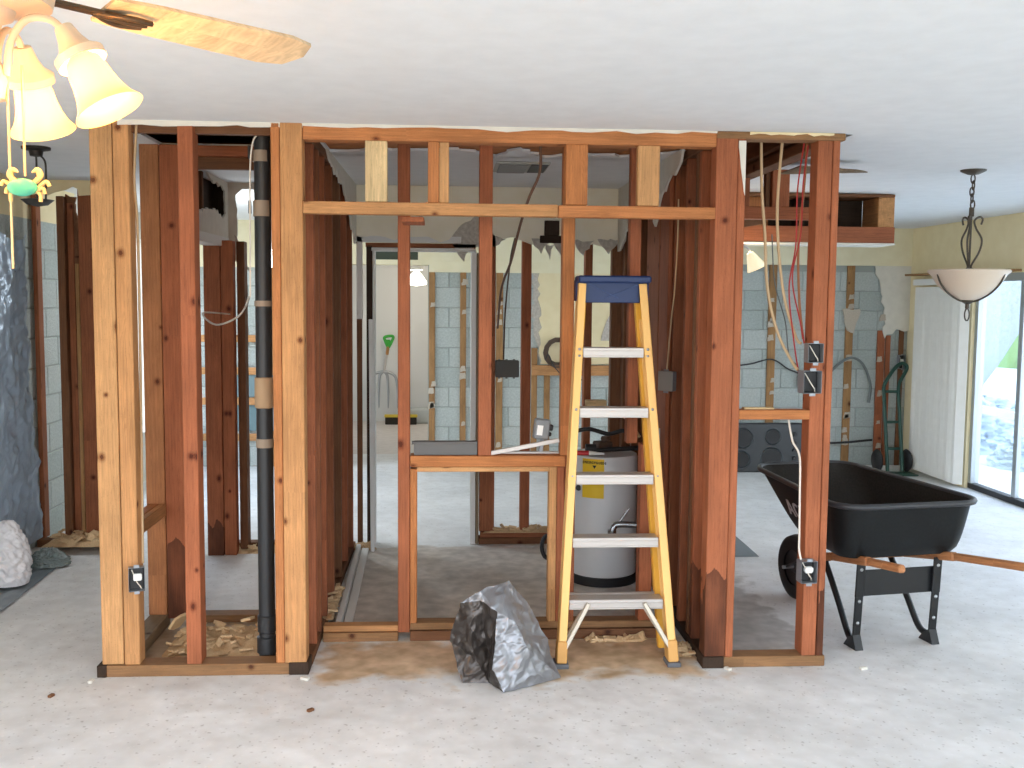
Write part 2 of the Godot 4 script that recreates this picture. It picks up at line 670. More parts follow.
# ---------------------------------------------------------------- shell
func build_shell():
	# floor: textured top
	var fl = struct("floor")
	var fm = std(Color.WHITE, 0.62)
	fm.albedo_texture = floor_texture()
	fm.texture_filter = BaseMaterial3D.TEXTURE_FILTER_LINEAR_WITH_MIPMAPS_ANISOTROPIC
	fm.metallic_specular = 0.4
	var fb = NoiseTexture2D.new()
	fb.width = 512
	fb.height = 512
	fb.seamless = true
	fb.as_normal_map = true
	fb.bump_strength = 2.0
	fb.noise = noise(77, 0.05, 4)
	fm.normal_enabled = true
	fm.normal_texture = fb
	fm.normal_scale = 0.25
	var mb = MB.new()
	mb.cbox(V(1.0, -0.05, -1.5), V(8.0, 0.1, 10.0), 0.0)
	for i in mb.v.size():
		mb.t[i] = Vector2((mb.v[i].x - FLOOR_X0) / 8.0, (mb.v[i].z + 6.5) / 10.0)
	part("concrete", mb, fm, fl)
	var fm2 = mottled(c8(206, 198, 190), c8(222, 214, 206), 0.02, 0.6, 61, 0.6)
	slab("concrete", fl, -3.0, 5.0, -0.1, 0.0, -9.7, -6.5, fm2)
	slab("concrete", fl, -3.0, 5.0, -0.1, 0.0, 3.5, 5.3, fm2)

	# ceiling in slabs round the torn-out openings
	var ce = struct("ceiling")
	var Y = 2.44
	for q in [[-3.0, 5.0, -0.02, 5.3], [-3.0, -1.42, -0.76, -0.02], [-0.72, -0.60, -0.76, -0.02], [1.24, 1.32, -2.1, -0.02], [1.82, 5.0, -2.1, -0.02], [-3.0, -0.60, -1.0, -0.76], [-0.60, 1.24, -2.1, -0.95], [-3.0, -0.60, -2.1, -1.0], [-3.0, 5.0, FAR, -2.1], [-3.0, 5.0, -9.7, FAR]]:
		slab("drywall_panel", ce, q[0], q[1], Y, Y + 0.015, q[2], q[3], M.ceiling)
	# ragged front edge of the drywall over the closet
	mb = MB.new()
	mb.prism(torn([Vector2(-0.60, 0.97), Vector2(-0.60, 0.84), Vector2(0.06, 0.70), Vector2(0.26, 0.94), Vector2(0.37, 0.66), Vector2(0.52, 0.94), Vector2(0.66, 0.80), Vector2(1.0, 0.86), Vector2(1.24, 0.62), Vector2(1.24, 0.97)], [false, true, true, true, true, true, true, true, false, false], 0.045, 0.03, 5), Transform3D(Basis(Vector3.RIGHT, Vector3.FORWARD, Vector3.UP), V(0, Y, 0)), 0.012)
	part("torn_edge", mb, M.ceiling, ce)
	# roof space over the openings: joists, deck
	for z in [-0.45, -0.62]:
		board("joist", ce, -0.66, 1.30, Y + 0.032, Y + 0.16, z - 0.04, z, M.orange2)
	for k in 5:
		board("strapping", ce, -0.62, 1.26, Y + 0.016, Y + 0.031, -0.94 + k * 0.17, -0.94 + k * 0.17 + 0.165, M.orange)
	board("joist", ce, -1.55, -0.62, Y + 0.017, Y + 0.16, -0.40, -0.36, M.dark)
	for x in [1.44, 1.66]:
		board("joist", ce, x - 0.02, x + 0.02, Y + 0.017, Y + 0.16, -2.3, -0.02, M.dark)
	board("joist", ce, 1.82, 1.86, Y + 0.016, Y + 0.16, -2.3, -0.02, M.dark)
	for k in 12:
		board("deck_plank", ce, -2.0, 2.4, Y + 0.17, Y + 0.19, -2.4 + k * 0.21, -2.4 + k * 0.21 + 0.2, M.dark)
	slab("roof_side", ce, -2.0, 2.4, Y + 0.016, Y + 0.2, 0.1, 0.14, M.black_wood)
	slab("roof_side", ce, -2.0, 2.4, Y + 0.016, Y + 0.2, -2.44, -2.4, M.black_wood)
	slab("roof_side", ce, -2.04, -2.0, Y + 0.016, Y + 0.2, -2.4, 0.1, M.black_wood)
	slab("roof_side", ce, 2.4, 2.44, Y + 0.016, Y + 0.2, -2.4, 0.1, M.black_wood)
	slab("roof_deck", ce, -3.3, 5.3, Y + 0.25, Y + 0.3, -10.0, 5.5, M.black_wood)

	# back wall of concrete block, an opening to the room behind at x -1.0 .. -0.17
	var wb = struct("wall_back")
	var bm = MB.new()
	bm.cbox(Vector3.ZERO, V(0.391, 0.191, 0.05), 0.005)
	var full = bm.mesh()
	bm = MB.new()
	bm.cbox(Vector3.ZERO, V(0.191, 0.191, 0.05), 0.005)
	var half = bm.mesh()
	for seg in [[-2.75, -1.0], [-0.17, 4.85]]:
		for cy in 10:
			var x = seg[0] - (0.2 if cy % 2 == 1 else 0.0)
			while x < seg[1] - 0.05:
				var x0 = max(x, seg[0])
				var x1 = min(x + 0.4, seg[1])
				var hidden = cy < 4 and x > 1.0 and x < 2.6 and false
				if x1 - x0 > 0.12 and not hidden:
					var is_full = x1 - x0 > 0.3
					var o = part("block", full if is_full else half, M.block[rng.randi() % 3], wb, V((x0 + x1) / 2, cy * 0.2 + 0.1, FAR - 0.025 + rng.randf_range(-0.002, 0.002)))
					o.scale.x = (x1 - x0 - 0.009) / (0.391 if is_full else 0.191)
				x += 0.4
		slab("mortar_bed", wb, seg[0] - 0.01, seg[1], 0.0, 2.44, FAR - 0.25, FAR - 0.008, M.mortar)
	# drywall band left above the blocks, stepped
	slab("drywall_band", wb, -2.75, -1.0, 1.98, 2.44, FAR, FAR + 0.02, M.far_cream)
	slab("drywall_band", wb, -0.17, 4.75, 2.06, 2.44, FAR, FAR + 0.05, M.far_cream)
	slab("drywall_band", wb, -0.17, 3.0, 1.95, 2.06, FAR, FAR + 0.03, M.far_cream)
	# header over the opening, with a dark hole in it
	slab("header", wb, -1.0, -0.17, 2.20, 2.44, FAR - 0.2, FAR + 0.02, M.far_cream)
	slab("header", wb, -1.0, -0.17, 2.02, 2.07, FAR - 0.2, FAR + 0.02, M.far_cream)
	slab("header", wb, -0.28, -0.17, 2.07, 2.20, FAR - 0.2, FAR + 0.02, M.far_cream)
	slab("header", wb, -1.0, -0.74, 2.07, 2.20, FAR - 0.2, FAR + 0.02, M.far_cream)
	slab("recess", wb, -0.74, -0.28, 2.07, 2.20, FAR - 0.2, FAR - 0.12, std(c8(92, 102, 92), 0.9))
	# torn drywall at the right end: hangs down to y 1.30
	mb = MB.new()
	mb.prism(torn([Vector2(4.36, 2.08), Vector2(4.46, 1.75), Vector2(4.50, 1.32), Vector2(4.62, 1.42), Vector2(4.75, 1.40), Vector2(4.75, 2.08)], [true, true, true, true, false, false], 0.05, 0.02, 8), Transform3D(Basis(), V(0, 0, FAR + 0.022)), 0.013)
	part("torn_drywall", mb, M.drywall, wb)
	# cream drywall patch behind the closet, with its torn left side
	mb = MB.new()
	mb.prism(torn([Vector2(0.93, 1.95), Vector2(0.95, 1.04), Vector2(2.3, 1.04), Vector2(2.3, 1.95)], [true, false, false, false], 0.05, 0.02, 9), Transform3D(Basis(), V(0, 0, FAR + 0.022)), 0.013)
	part("torn_drywall", mb, M.cream, wb)
	mb = MB.new()
	mb.prism(torn([Vector2(0.86, 1.95), Vector2(0.87, 1.45), Vector2(0.95, 1.04), Vector2(0.98, 1.04), Vector2(0.98, 1.95)], [true, true, true, false, false], 0.04, 0.022, 10), Transform3D(Basis(), V(0, 0, FAR + 0.012)), 0.010)
	part("torn_paper", mb, M.paper, wb)

	# left wall: blocks behind the middle partition, plain plaster in front of it
	var wl = struct("wall_left")
	slab("mortar_bed", wl, -3.0, -2.758, 0.0, 2.44, -3.3, -1.0, M.mortar)
	for cy in 11:
		var z = FAR + 0.2 * (cy % 2)
		while z < -1.9:
			if z > -3.4:
				var o = part("block", full, M.block[rng.randi() % 3], wl, V(-2.775, cy * 0.2 + 0.1, z + 0.2))
				o.rotation.y = PI / 2
			z += 0.4
	slab("plaster", wl, -3.0, -2.75, 2.19, 2.44, -3.3, -1.9, M.cream)
	# kitchen window opening z -5.1 .. -3.5, front room window z 1.6 .. 3.4
	slab("plaster", wl, -3.0, -2.75, 0.0, 0.45, FAR, -3.3, M.drywall)
	slab("plaster", wl, -3.0, -2.75, 2.2, 2.44, FAR, -3.3, M.drywall)
	slab("plaster", wl, -3.0, -2.75, 0.45, 2.2, FAR, -5.5, M.drywall)
	slab("plaster", wl, -3.0, -2.75, 0.0, 2.44, -1.0, 1.6, M.drywall)
	slab("plaster", wl, -3.0, -2.75, 0.0, 0.3, 1.6, 3.4, M.drywall)
	slab("plaster", wl, -3.0, -2.75, 2.2, 2.44, 1.6, 3.4, M.drywall)
	slab("plaster", wl, -3.0, -2.75, 0.0, 2.44, 3.4, 5.1, M.drywall)
	# right wall x 4.75, sliding door z -4.4 .. -1.6
	var wr = struct("wall_right")
	slab("plaster", wr, 4.75, 4.86, 0.0, 2.44, FAR - 0.2, -4.42, M.cream)
	slab("plaster", wr, 4.75, 5.0, 1.95, 2.44, -4.42, 0.2, M.cream)
	slab("plaster", wr, 4.75, 5.0, 0.0, 2.44, 0.2, 1.6, M.cream)
	slab("plaster", wr, 4.75, 5.0, 0.0, 0.5, 1.6, 3.4, M.cream)
	slab("plaster", wr, 4.75, 5.0, 2.1, 2.44, 1.6, 3.4, M.cream)
	slab("plaster", wr, 4.75, 5.0, 0.0, 2.44, 3.4, 5.1, M.cream)
	# wall behind the camera: wide patio doors
	var wf = struct("wall_front")
	slab("plaster", wf, -3.0, -2.7, 0.0, 2.44, 5.1, 5.3, M.drywall)
	slab("plaster", wf, -2.7, 4.6, 2.30, 2.44, 5.1, 5.3, M.drywall)
	slab("plaster", wf, 4.6, 5.0, 0.0, 2.44, 5.1, 5.3, M.drywall)
	for x in [-0.3, 2.2]:
		board("mullion", wf, x - 0.03, x + 0.03, 0.0, 2.30, 5.15, 5.22, M.paint_white)
	# the room behind the opening
	var wx = struct("wall_far")
	slab("plaster", wx, -3.0, 1.6, 0.0, 2.44, -9.75, -9.5, M.paint_white)
	slab("plaster", wx, 1.5, 1.6, 0.0, 2.44, -9.5, FAR - 0.25, M.paint_white)
	slab("plaster", wx, -3.0, -2.9, 0.0, 0.7, -9.5, FAR - 0.25, M.paint_white)
	slab("plaster", wx, -3.0, -2.9, 2.1, 2.44, -9.5, FAR - 0.25, M.paint_white)
	slab("plaster", wx, -3.0, -2.9, 0.7, 2.1, -7.3, FAR - 0.25, M.paint_white)
	slab("plaster", wx, -3.0, -2.9, 0.7, 2.1, -9.5, -8.1, M.paint_white)

	# sliding door: frame, two panes
	var d1 = struct("door_1")
	var fr = std(c8(176, 184, 188), 0.4, 0.6)
	board("frame", d1, 4.78, 4.86, 1.88, 1.95, -4.42, 0.2, fr)
	board("frame", d1, 4.78, 4.86, 0.0, 0.05, -4.42, 0.2, M.darkmetal)
	board("frame", d1, 4.78, 4.86, 0.05, 1.88, -4.42, -4.37, fr)
	board("frame", d1, 4.78, 4.86, 0.05, 1.88, 0.15, 0.2, fr)
	board("stile", d1, 4.80, 4.84, 0.05, 1.88, -3.74, -3.68, fr)
	board("stile", d1, 4.80, 4.84, 0.05, 1.88, -2.5, -2.43, fr)
	slab("pane", d1, 4.815, 4.821, 0.05, 1.88, -4.37, -3.74, M.glass)
	slab("pane", d1, 4.815, 4.821, 0.05, 1.88, -3.68, -2.5, M.glass)
	board("stile", d1, 4.80, 4.84, 0.05, 1.88, -1.2, -1.14, fr)
	slab("pane", d1, 4.815, 4.821, 0.05, 1.88, -1.14, 0.15, M.glass)
	slab("pane", d1, 4.815, 4.821, 0.05, 1.88, -2.43, -1.2, M.glass)

# ---------------------------------------------------------------- outdoors, seen through the sliding door
func build_outdoors():
	var g = struct("floor_patio")
	slab("concrete", g, 5.0, 30.0, -0.3, -0.06, -30.0, 12.0, mottled(c8(214, 218, 216), c8(232, 236, 234), 0.02, 0.5, 70))
	# screen enclosure
	var t = thing("patio_screen", "pale aluminium screen frame of the patio beyond the sliding door", "screen frame", V(5.5, -0.06, -6.5))
	var al = std(c8(205, 214, 220), 0.4, 0.3)
	for z in [-5.2, -2.6, -1.0, 0.6, 2.2]:
		board("post", t, -0.03, 0.03, 0.0, 3.2, z - 0.03, z + 0.03, al)
	board("rail", t, -0.03, 0.03, 0.62, 0.70, -5.2, 2.2, al)
	board("rail", t, -0.03, 0.03, 3.15, 3.2, -5.2, 2.2, al)
	# broad pale tree trunk leaning across the upper part
	var mb = MB.new()
	var path = curve([V(8.7, -0.2, -13.5), V(9.6, 1.0, -13.5), V(10.4, 2.5, -13.5), V(11.2, 5.0, -13.3)], 8)
	mb.tube(path, 0.62, 20)
	solid("tree_trunk", "broad pale leaning tree trunk beyond the patio screen", "tree", mb, mottled(c8(142, 150, 156), c8(176, 184, 190), 0.03, 0.8, 71, 0.9, 4.0))
	# lawn hedge band far off
	mb = MB.new()
	var rows = []
	var nz = noise(5, 0.35, 3)
	for i in 10:
		var row = []
		for j in 40:
			var z = -26.0 + j * 0.7
			var a = PI * i / 9.0
			row.append(V(17.0 - 1.6 * cos(a) + nz.get_noise_2d(i * 3.0, z * 2.0) * 1.2, -0.1 + 3.6 * sin(a) * (0.8 + 0.5 * nz.get_noise_1d(z * 3.0)), z))
		rows.append(row)
	mb.grid(rows, false, true)
	solid("hedge", "sunlit pale green hedge far behind the patio screen", "hedge", mb, mottled(c8(92, 128, 70), c8(132, 164, 100), 0.08, 0.7, 72, 0.95, 5.0))
	# wrapped heaps and stumps on the patio
	var wrap = std(c8(190, 208, 224), 0.35)
	var heaps = [[6.35, -5.9, 0.5, 0.42, "low heap wrapped in pale blue plastic beside the glass door"], [6.5, -7.4, 0.8, 0.62, "tallest heap wrapped in pale blue plastic on the patio"], [6.75, -9.4, 0.9, 0.5, "farthest heap under pale blue plastic on the patio"]]
	for k in heaps.size():
		var h = heaps[k]
		solid("wrapped_heap", h[4], "heap", crumple(h[2], h[3], 40 + k), wrap, V(h[0], -0.06, h[1]), "wrapped heaps on the patio")
	solid("cardboard_bundle", "tan bundle lying in front of the wrapped heaps outside", "bundle", crumple(0.34, 0.34, 47), std(c8(206, 178, 140), 0.8), V(6.1, -0.06, -5.0))
	var dk = std(c8(96, 120, 138), 0.8)
	var sp = [[7.4, -6.5, 0.95, "blue grey chair back closest to the blinds outside"], [7.75, -7.6, 0.98, "blue grey chair back between two others outside"], [7.6, -5.5, 0.9, "blue grey chair back nearest the door stile outside"]]
	for q in sp:
		var c = thing("garden_chair", q[3], "chair", V(q[0], -0.06, q[1]), rng.randf_range(-0.5, 0.5), "garden chairs on the patio")
		for x in [-0.2, 0.2]:
			board("leg", c, x - 0.02, x + 0.02, 0.0, q[2], -0.22, -0.18, dk)
			board("leg", c, x - 0.02, x + 0.02, 0.0, 0.42, 0.18, 0.22, dk)
		board("seat", c, -0.22, 0.22, 0.42, 0.45, -0.18, 0.24, dk)
		board("backrest", c, -0.18, 0.18, q[2] - 0.3, q[2] - 0.02, -0.215, -0.195, dk)

# crumpled sheet over a mound: radius, height
func crumple(R, H, seed_, amp = 0.18, full = false):
	var nz = noise(seed_, 1.0 if full else 2.2, 3)
	nz.fractal_type = FastNoiseLite.FRACTAL_RIDGED
	var rows = []
	for i in 40:
		var f = i / 39.0
		var row = []
		for j in 80:
			var a = TAU * j / 80.0
			var rr = R * (sqrt(max(0.0, 1.0 - pow(f, 2.4))) * (0.86 + 0.14 * sin(f * PI)) if full else pow(1.0 - f, 0.55))
			var p = V(cos(a) * rr, H * f, sin(a) * rr * 0.85)
			var d = nz.get_noise_3d(p.x * 2.0 / R, p.y * 2.0 / R + 7.0, p.z * 2.0 / R) * amp * R
			p += V(cos(a), 0.3 * f, sin(a)) * d * (0.3 + 0.7 * min(1.0, f * 6.0))
			if i == 0:
				p.y = 0.0
			row.append(p)
		rows.append(row)
	var mb = MB.new()
	mb.grid(rows, true, true)
	return mb

# ---------------------------------------------------------------- left bay of the framing
func build_left_bay():
	var w = thing("stud_wall", "left bay of bare stud framing around the black drain pipe", "wall frame", V(-1.07, 0, 0))
	var ox = 1.07
	var H = 2.44
	board("bottom_plate", w, -1.535 + ox, -0.615 + ox, 0.0, 0.052, -0.10, 0.005, M.plate)
	board("rotten_end", w, -1.542 + ox, -1.50 + ox, -0.001, 0.055, -0.105, 0.010, M.black_wood)
	board("rotten_end", w, -0.70 + ox, -0.612 + ox, -0.001, 0.056, -0.105, 0.011, M.black_wood)
	board("post", w, -1.52 + ox, -1.427 + ox, 0.056, H, -0.09, 0.0, M.tan)
	board("post", w, -1.424 + ox, -1.357 + ox, 0.052, H, -0.085, -0.004, M.tan2)
	board("stud", w, -1.152 + ox, -1.087 + ox, 0.052, H, -0.10, -0.002, M.red)
	board("post", w, -0.757 + ox, -0.719 + ox, 0.052, H, -0.09, 0.0, M.orange)
	board("post", w, -0.717 + ox, -0.622 + ox, 0.052, H, -0.09, 0.003, M.tan2)
	board("top_plate", w, -1.43 + ox, -0.76 + ox, H - 0.045, H, -0.09, -0.05, M.dark)
	# side run at the left end
	board("bottom_plate", w, -1.515 + ox, -1.42 + ox, 0.0, 0.06, -0.74, -0.102, M.grey_wood)
	board("stud", w, -1.517 + ox, -1.424 + ox, 0.06, H, -0.74, -0.70, M.knotty)
	board("blocking", w, -1.505 + ox, -1.455 + ox, 0.60, 0.64, -0.70, -0.09, M.orange)
	board("blocking", w, -1.452 + ox, -1.42 + ox, 0.575, 0.64, -0.70, -0.09, M.tan2)
	board("stud", w, -1.42 + ox, -1.315 + ox, 0.04, H, -0.745, -0.70, M.redstain)
	board("stud", w, -1.315 + ox, -1.27 + ox, 0.04, H, -0.79, -0.72, M.dark)
	# rear plates of the bay
	board("bottom_plate", w, -1.31 + ox, -0.66 + ox, 0.0, 0.04, -0.84, -0.75, M.plate)
	board("top_plate", w, -1.42 + ox, -0.62 + ox, H - 0.05, H, -0.80, -0.71, M.red)
	board("nailer", w, -1.42 + ox, -0.76 + ox, H - 0.11, H - 0.05, -0.80, -0.76, M.dark)
	# white torn drywall edge over the bay
	var mb = MB.new()
	mb.prism(torn([Vector2(-1.40, 2.44), Vector2(-1.40, 2.418), Vector2(-0.62, 2.422), Vector2(-0.62, 2.44)], [false, true, false, false], 0.09, 0.007, 3), Transform3D(Basis(), V(ox, 0, -0.012)), 0.012)
	part("drywall_edge", mb, M.drywall, w)
	# drain pipe
	var p = thing("drain_pipe", "black plastic drain pipe standing between two studs", "pipe", V(-0.822, 0.03, -0.15))
	var blk = std(c8(38, 40, 42), 0.45)
	mb = MB.new()
	mb.tube([V(0.0, 0.0, 0), V(0.0, 1.2, 0), V(0.004, 2.41, 0)], 0.037, 24)
	part("pipe", mb, blk, p)
	for q in [[0.02, 0.10, 0.046], [0.12, 0.20, 0.043], [1.16, 1.30, 0.043]]:
		mb = MB.new()
		mb.lathe([Vector2(0.037, q[0]), Vector2(q[2], q[0] + 0.004), Vector2(q[2], q[1] - 0.004), Vector2(0.037, q[1])], Transform3D(), 24)
		part("coupling", mb, blk if q[0] < 1 else std(c8(168, 140, 108), 0.8), p)
	for q in [[0.98, 0.04], [1.62, 0.025], [2.02, 0.07], [2.26, 0.05]]:
		mb = MB.new()
		mb.lathe([Vector2(0.037, q[0]), Vector2(0.0395, q[0]), Vector2(0.0395, q[0] + q[1]), Vector2(0.037, q[0] + q[1])], Transform3D(), 24)
		part("tape_band", mb, std(c8(150, 134, 116), 0.8), p)
	for q in [2.03, 2.27]:
		mb = MB.new()
		mb.bar(V(-0.05, q, 0.02), V(-0.05, q + 0.06, 0.02), 0.012, 0.02)
		part("clamp", mb, M.darkmetal, p)
	mb = MB.new()
	mb.tube(curve([V(-0.87, 1.69, -0.10), V(-0.868, 1.9, -0.105), V(-0.866, 2.1, -0.10), V(-0.862, 2.28, -0.10), V(-0.85, 2.37, -0.10), V(-0.83, 2.40, -0.09)], 5), 0.004, 6)
	solid("cable", "thin white cable running up beside the black drain pipe", "cable", mb, M.cable_white)
	mb = MB.new()
	mb.tube(curve([V(-0.87, 1.70, -0.10), V(-1.0, 1.60, -0.5), V(-1.2, 1.545, -0.9), V(-1.36, 1.60, -1.3), V(-1.38, 1.58, -2.1)], 6), 0.005, 6)
	solid("cable", "pale cable sagging from the drain pipe towards the stud behind", "cable", mb, M.cable_white)
	mb = MB.new()
	mb.tube(curve([V(-1.335, 2.43, -0.05), V(-1.345, 2.28, -0.05), V(-1.352, 2.18, -0.06), V(-1.35, 2.0, -0.085), V(-1.352, 1.7, -0.095), V(-1.355, 1.2, -0.095), V(-1.352, 0.5, -0.06)], 8), 0.006, 6)
	solid("cable", "beige cable running down the left corner post", "cable", mb, M.cable)
	gang_box("electrical_box", "steel outlet box with white plug low on left corner post", V(-1.352, 0.45, 0.034), 0.066, 0.105, 0.032, 0.3)
	# rubble on the floor of the bay
	rubble(V(-1.02, 0.0, -0.42), 0.32, 0.26, 70, 13, "crumbled tan drywall rubble lying in the left bay", 0.09)
	var big = [[-1.30, 0.10, -0.46, 0.12, "large tan drywall scrap leaning on rubble in the left bay"], [-1.22, 0.085, -0.36, 0.09, "flat tan drywall scrap lying nearest the left stud's foot"], [-0.98, 0.09, -0.50, 0.08, "small pale drywall scrap on rubble before the drain pipe"]]
	for k in 3:
		var q = big[k]
		scrap("drywall_scrap", q[4], V(q[0], q[1], q[2]), q[3], 90 + k, [1.0, 0.2, 0.3][k])

func scrap(called, label, at, size, seed_, tilt):
	var r = RandomNumberGenerator.new()
	r.seed = seed_
	var poly = PackedVector2Array()
	for i in 9:
		var a = TAU * i / 9.0
		var rr = size * r.randf_range(0.4, 0.65)
		poly.append(Vector2(cos(a) * rr, sin(a) * rr * 0.75))
	var mb = MB.new()
	mb.prism(poly, Transform3D(), 0.012)
	var o = solid(called, label, "drywall scrap", mb, M.scrap if M.has("scrap") else std(c8(214, 184, 140), 0.9), at)
	o.basis = Basis(Vector3.UP, r.randf() * TAU) * Basis(Vector3.RIGHT, -PI / 2 + tilt)
	return o

func rubble(at, rx, rz, count, seed_, label, hmax):
	var r = RandomNumberGenerator.new()
	r.seed = seed_
	var mb = MB.new()
	# a low uneven heap
	var nz = noise(seed_, 9.0, 4)
	var rows = []
	for i in 22:
		var row = []
		for j in 26:
			var x = (j / 25.0 * 2 - 1) * rx
			var z = (i / 21.0 * 2 - 1) * rz
			var e = max(0.0, 1.0 - pow(abs(x / rx), 4.0)) * max(0.0, 1.0 - pow(abs(z / rz), 4.0))
			row.append(V(x, e * hmax * (0.35 + 0.5 * nz.get_noise_2d(x, z)) - 0.002, z))
		rows.append(row)
	mb.grid(rows, false, true)
	for i in count:
		var c = V(r.randf_range(-0.9, 0.9) * rx, 0, r.randf_range(-0.9, 0.9) * rz)
		c.y = hmax * 0.45 * r.randf_range(0.7, 1.3)
		var b = Basis(Vector3(r.randf() - 0.5, r.randf() - 0.5, r.randf() - 0.5).normalized(), r.randf() * 1.2)
		mb.cbox(c, V(r.randf_range(0.02, 0.07), r.randf_range(0.006, 0.014), r.randf_range(0.02, 0.05)), 0.002, b)
	var o = solid("rubble", label, "rubble", mb, mottled(c8(190, 158, 116), c8(226, 198, 158), 0.06, 3.0, seed_, 0.95), at)
	o.set_meta("kind", "stuff")

# open electrical box: w, h, depth; opening to +z turned by yaw
func gang_box(called, label, at, w, h, d, yaw, fill = true):
	var t = thing(called, label, "outlet box", at, yaw, "")
	var mb = MB.new()
	var e = 0.002
	mb.cbox(V(-w / 2, 0, -d / 2), V(e, h, d), 0.0005)
	mb.cbox(V(w / 2, 0, -d / 2), V(e, h, d), 0.0005)
	mb.cbox(V(0, h / 2, -d / 2), V(w, e, d), 0.0005)
	mb.cbox(V(0, -h / 2, -d / 2), V(w, e, d), 0.0005)
	mb.cbox(V(0, 0, -d), V(w, h, e), 0.0005)
	mb.cbox(V(0, h / 2 + 0.006, -0.002), V(w * 0.35, 0.014, 0.003), 0.0005)
	mb.cbox(V(0, -h / 2 - 0.006, -0.002), V(w * 0.35, 0.014, 0.003), 0.0005)
	part("body", mb, M.box_steel, t)
	mb = MB.new()
	mb.cbox(V(0, 0, -d * 0.8), V(w * 0.94, h * 0.94, d * 0.3), 0.004)
	part("wiring_cavity", mb, M.black, t)
	if fill:
		mb = MB.new()
		mb.cbox(V(0.004, 0.008, -d * 0.35), V(w * 0.55, h * 0.3, d * 0.5), 0.008)
		part("plug", mb, M.white, t)
	mb = MB.new()
	mb.tube(curve([V(-w * 0.3, h * 0.4, -d * 0.5), V(0, -h * 0.1, -d * 0.2), V(w * 0.2, -h * 0.3, -d * 0.3), V(w * 0.3, -h * 0.45, -d * 0.5)], 5), 0.0025, 5)
	part("wire", mb, M.cable_white, t)
	return t

# ---------------------------------------------------------------- header and the alcove wall
func build_alcove():
	var H = 2.44
	var w = thing("stud_wall", "wide header frame with short studs between the two front posts", "wall frame", V(0.285, 2.05, 0))
	var ox = -0.285
	var oy = -2.05
	board("header", w, -0.62 + ox, 1.195 + ox, 2.372 + oy, H - 0.001 + oy, -0.09, 0.0, M.orange)
	board("ledger", w, -0.62 + ox, 0.49 + ox, 2.055 + oy, 2.108 + oy, -0.06, 0.006, M.tan2)
	board("ledger", w, 0.493 + ox, 1.195 + ox, 2.054 + oy, 2.106 + oy, -0.06, 0.005, M.orange)
	board("short_stud", w, -0.353 + ox, -0.258 + ox, 2.108 + oy, 2.372 + oy, -0.05, -0.004, M.pale)
	board("short_stud", w, -0.081 + ox, -0.033 + ox, 2.108 + oy, 2.372 + oy, -0.08, -0.002, M.orange)
	board("short_stud", w, -0.032 + ox, 0.011 + ox, 2.108 + oy, 2.372 + oy, -0.08, -0.006, M.tan)
	board("short_stud", w, 0.524 + ox, 0.621 + ox, 2.108 + oy, 2.372 + oy, -0.05, -0.002, M.orange2)
	board("short_stud", w, 0.844 + ox, 0.942 + ox, 2.108 + oy, 2.372 + oy, -0.05, -0.002, M.tan)
	board("shim", w, -0.20 + ox, -0.10 + ox, 2.03 + oy, 2.053 + oy, -0.3, -0.07, M.red)
	var mb = MB.new()
	mb.prism(torn([Vector2(-0.62, 2.4395), Vector2(-0.62, 2.428), Vector2(0.2, 2.422), Vector2(1.195, 2.43), Vector2(1.195, 2.4395)], [false, true, true, false, false], 0.09, 0.008, 4), Transform3D(Basis(), V(ox, oy, 0.0)), 0.006)
	part("drywall_edge", mb, M.drywall, w)

	var a = thing("stud_wall", "low opening and studs set back behind the ladder, with wooden sill", "wall frame", V(0.2, 0, -0.42))
	ox = -0.2
	# front faces at local z 0
	board("bottom_plate", a, -0.60 + ox, -0.232 + ox, 0.0, 0.045, -0.09, 0.0, M.plate)
	board("bottom_plate", a, -0.60 + ox, -0.232 + ox, 0.045, 0.075, -0.085, -0.02, M.tan2)
	board("bottom_plate", a, -0.173 + ox, 1.10 + ox, 0.0, 0.05, -0.09, 0.0, M.dark)
	board("bottom_plate", a, -0.173 + ox, 1.10 + ox, 0.055, 0.09, -0.09, -0.005, M.plate)
	board("stud", a, -0.232 + ox, -0.175 + ox, 0.045, H, -0.09, 0.0, M.red)
	board("jack_stud", a, -0.173 + ox, -0.140 + ox, 0.09, 0.86, -0.085, -0.004, M.orange2)
	board("sill", a, -0.173 + ox, 0.588 + ox, 0.872, 0.926, -0.10, 0.004, M.orange2)
	board("sill", a, -0.140 + ox, 0.510 + ox, 0.846, 0.870, -0.085, -0.004, M.tan)
	board("jack_stud", a, 0.510 + ox, 0.548 + ox, 0.09, 0.870, -0.085, -0.006, M.tan)
	board("jack_stud", a, 0.549 + ox, 0.585 + ox, 0.09, 0.870, -0.09, -0.004, M.red2)
	board("stud", a, 0.158 + ox, 0.222 + ox, 0.926, H, -0.09, -0.004, M.red)
	board("stud", a, 0.563 + ox, 0.622 + ox, 0.926, H, -0.088, -0.006, M.orange2)
	board("stud", a, 0.588 + ox, 0.640 + ox, 0.09, 0.925, -0.088, -0.008, M.red2)
	board("stud", a, 0.966 + ox, 1.030 + ox, 0.09, 0.98, -0.09, -0.004, M.red)
	board("stud", a, 0.90 + ox, 0.955 + ox, 0.98, H, -0.12, -0.05, M.red2)

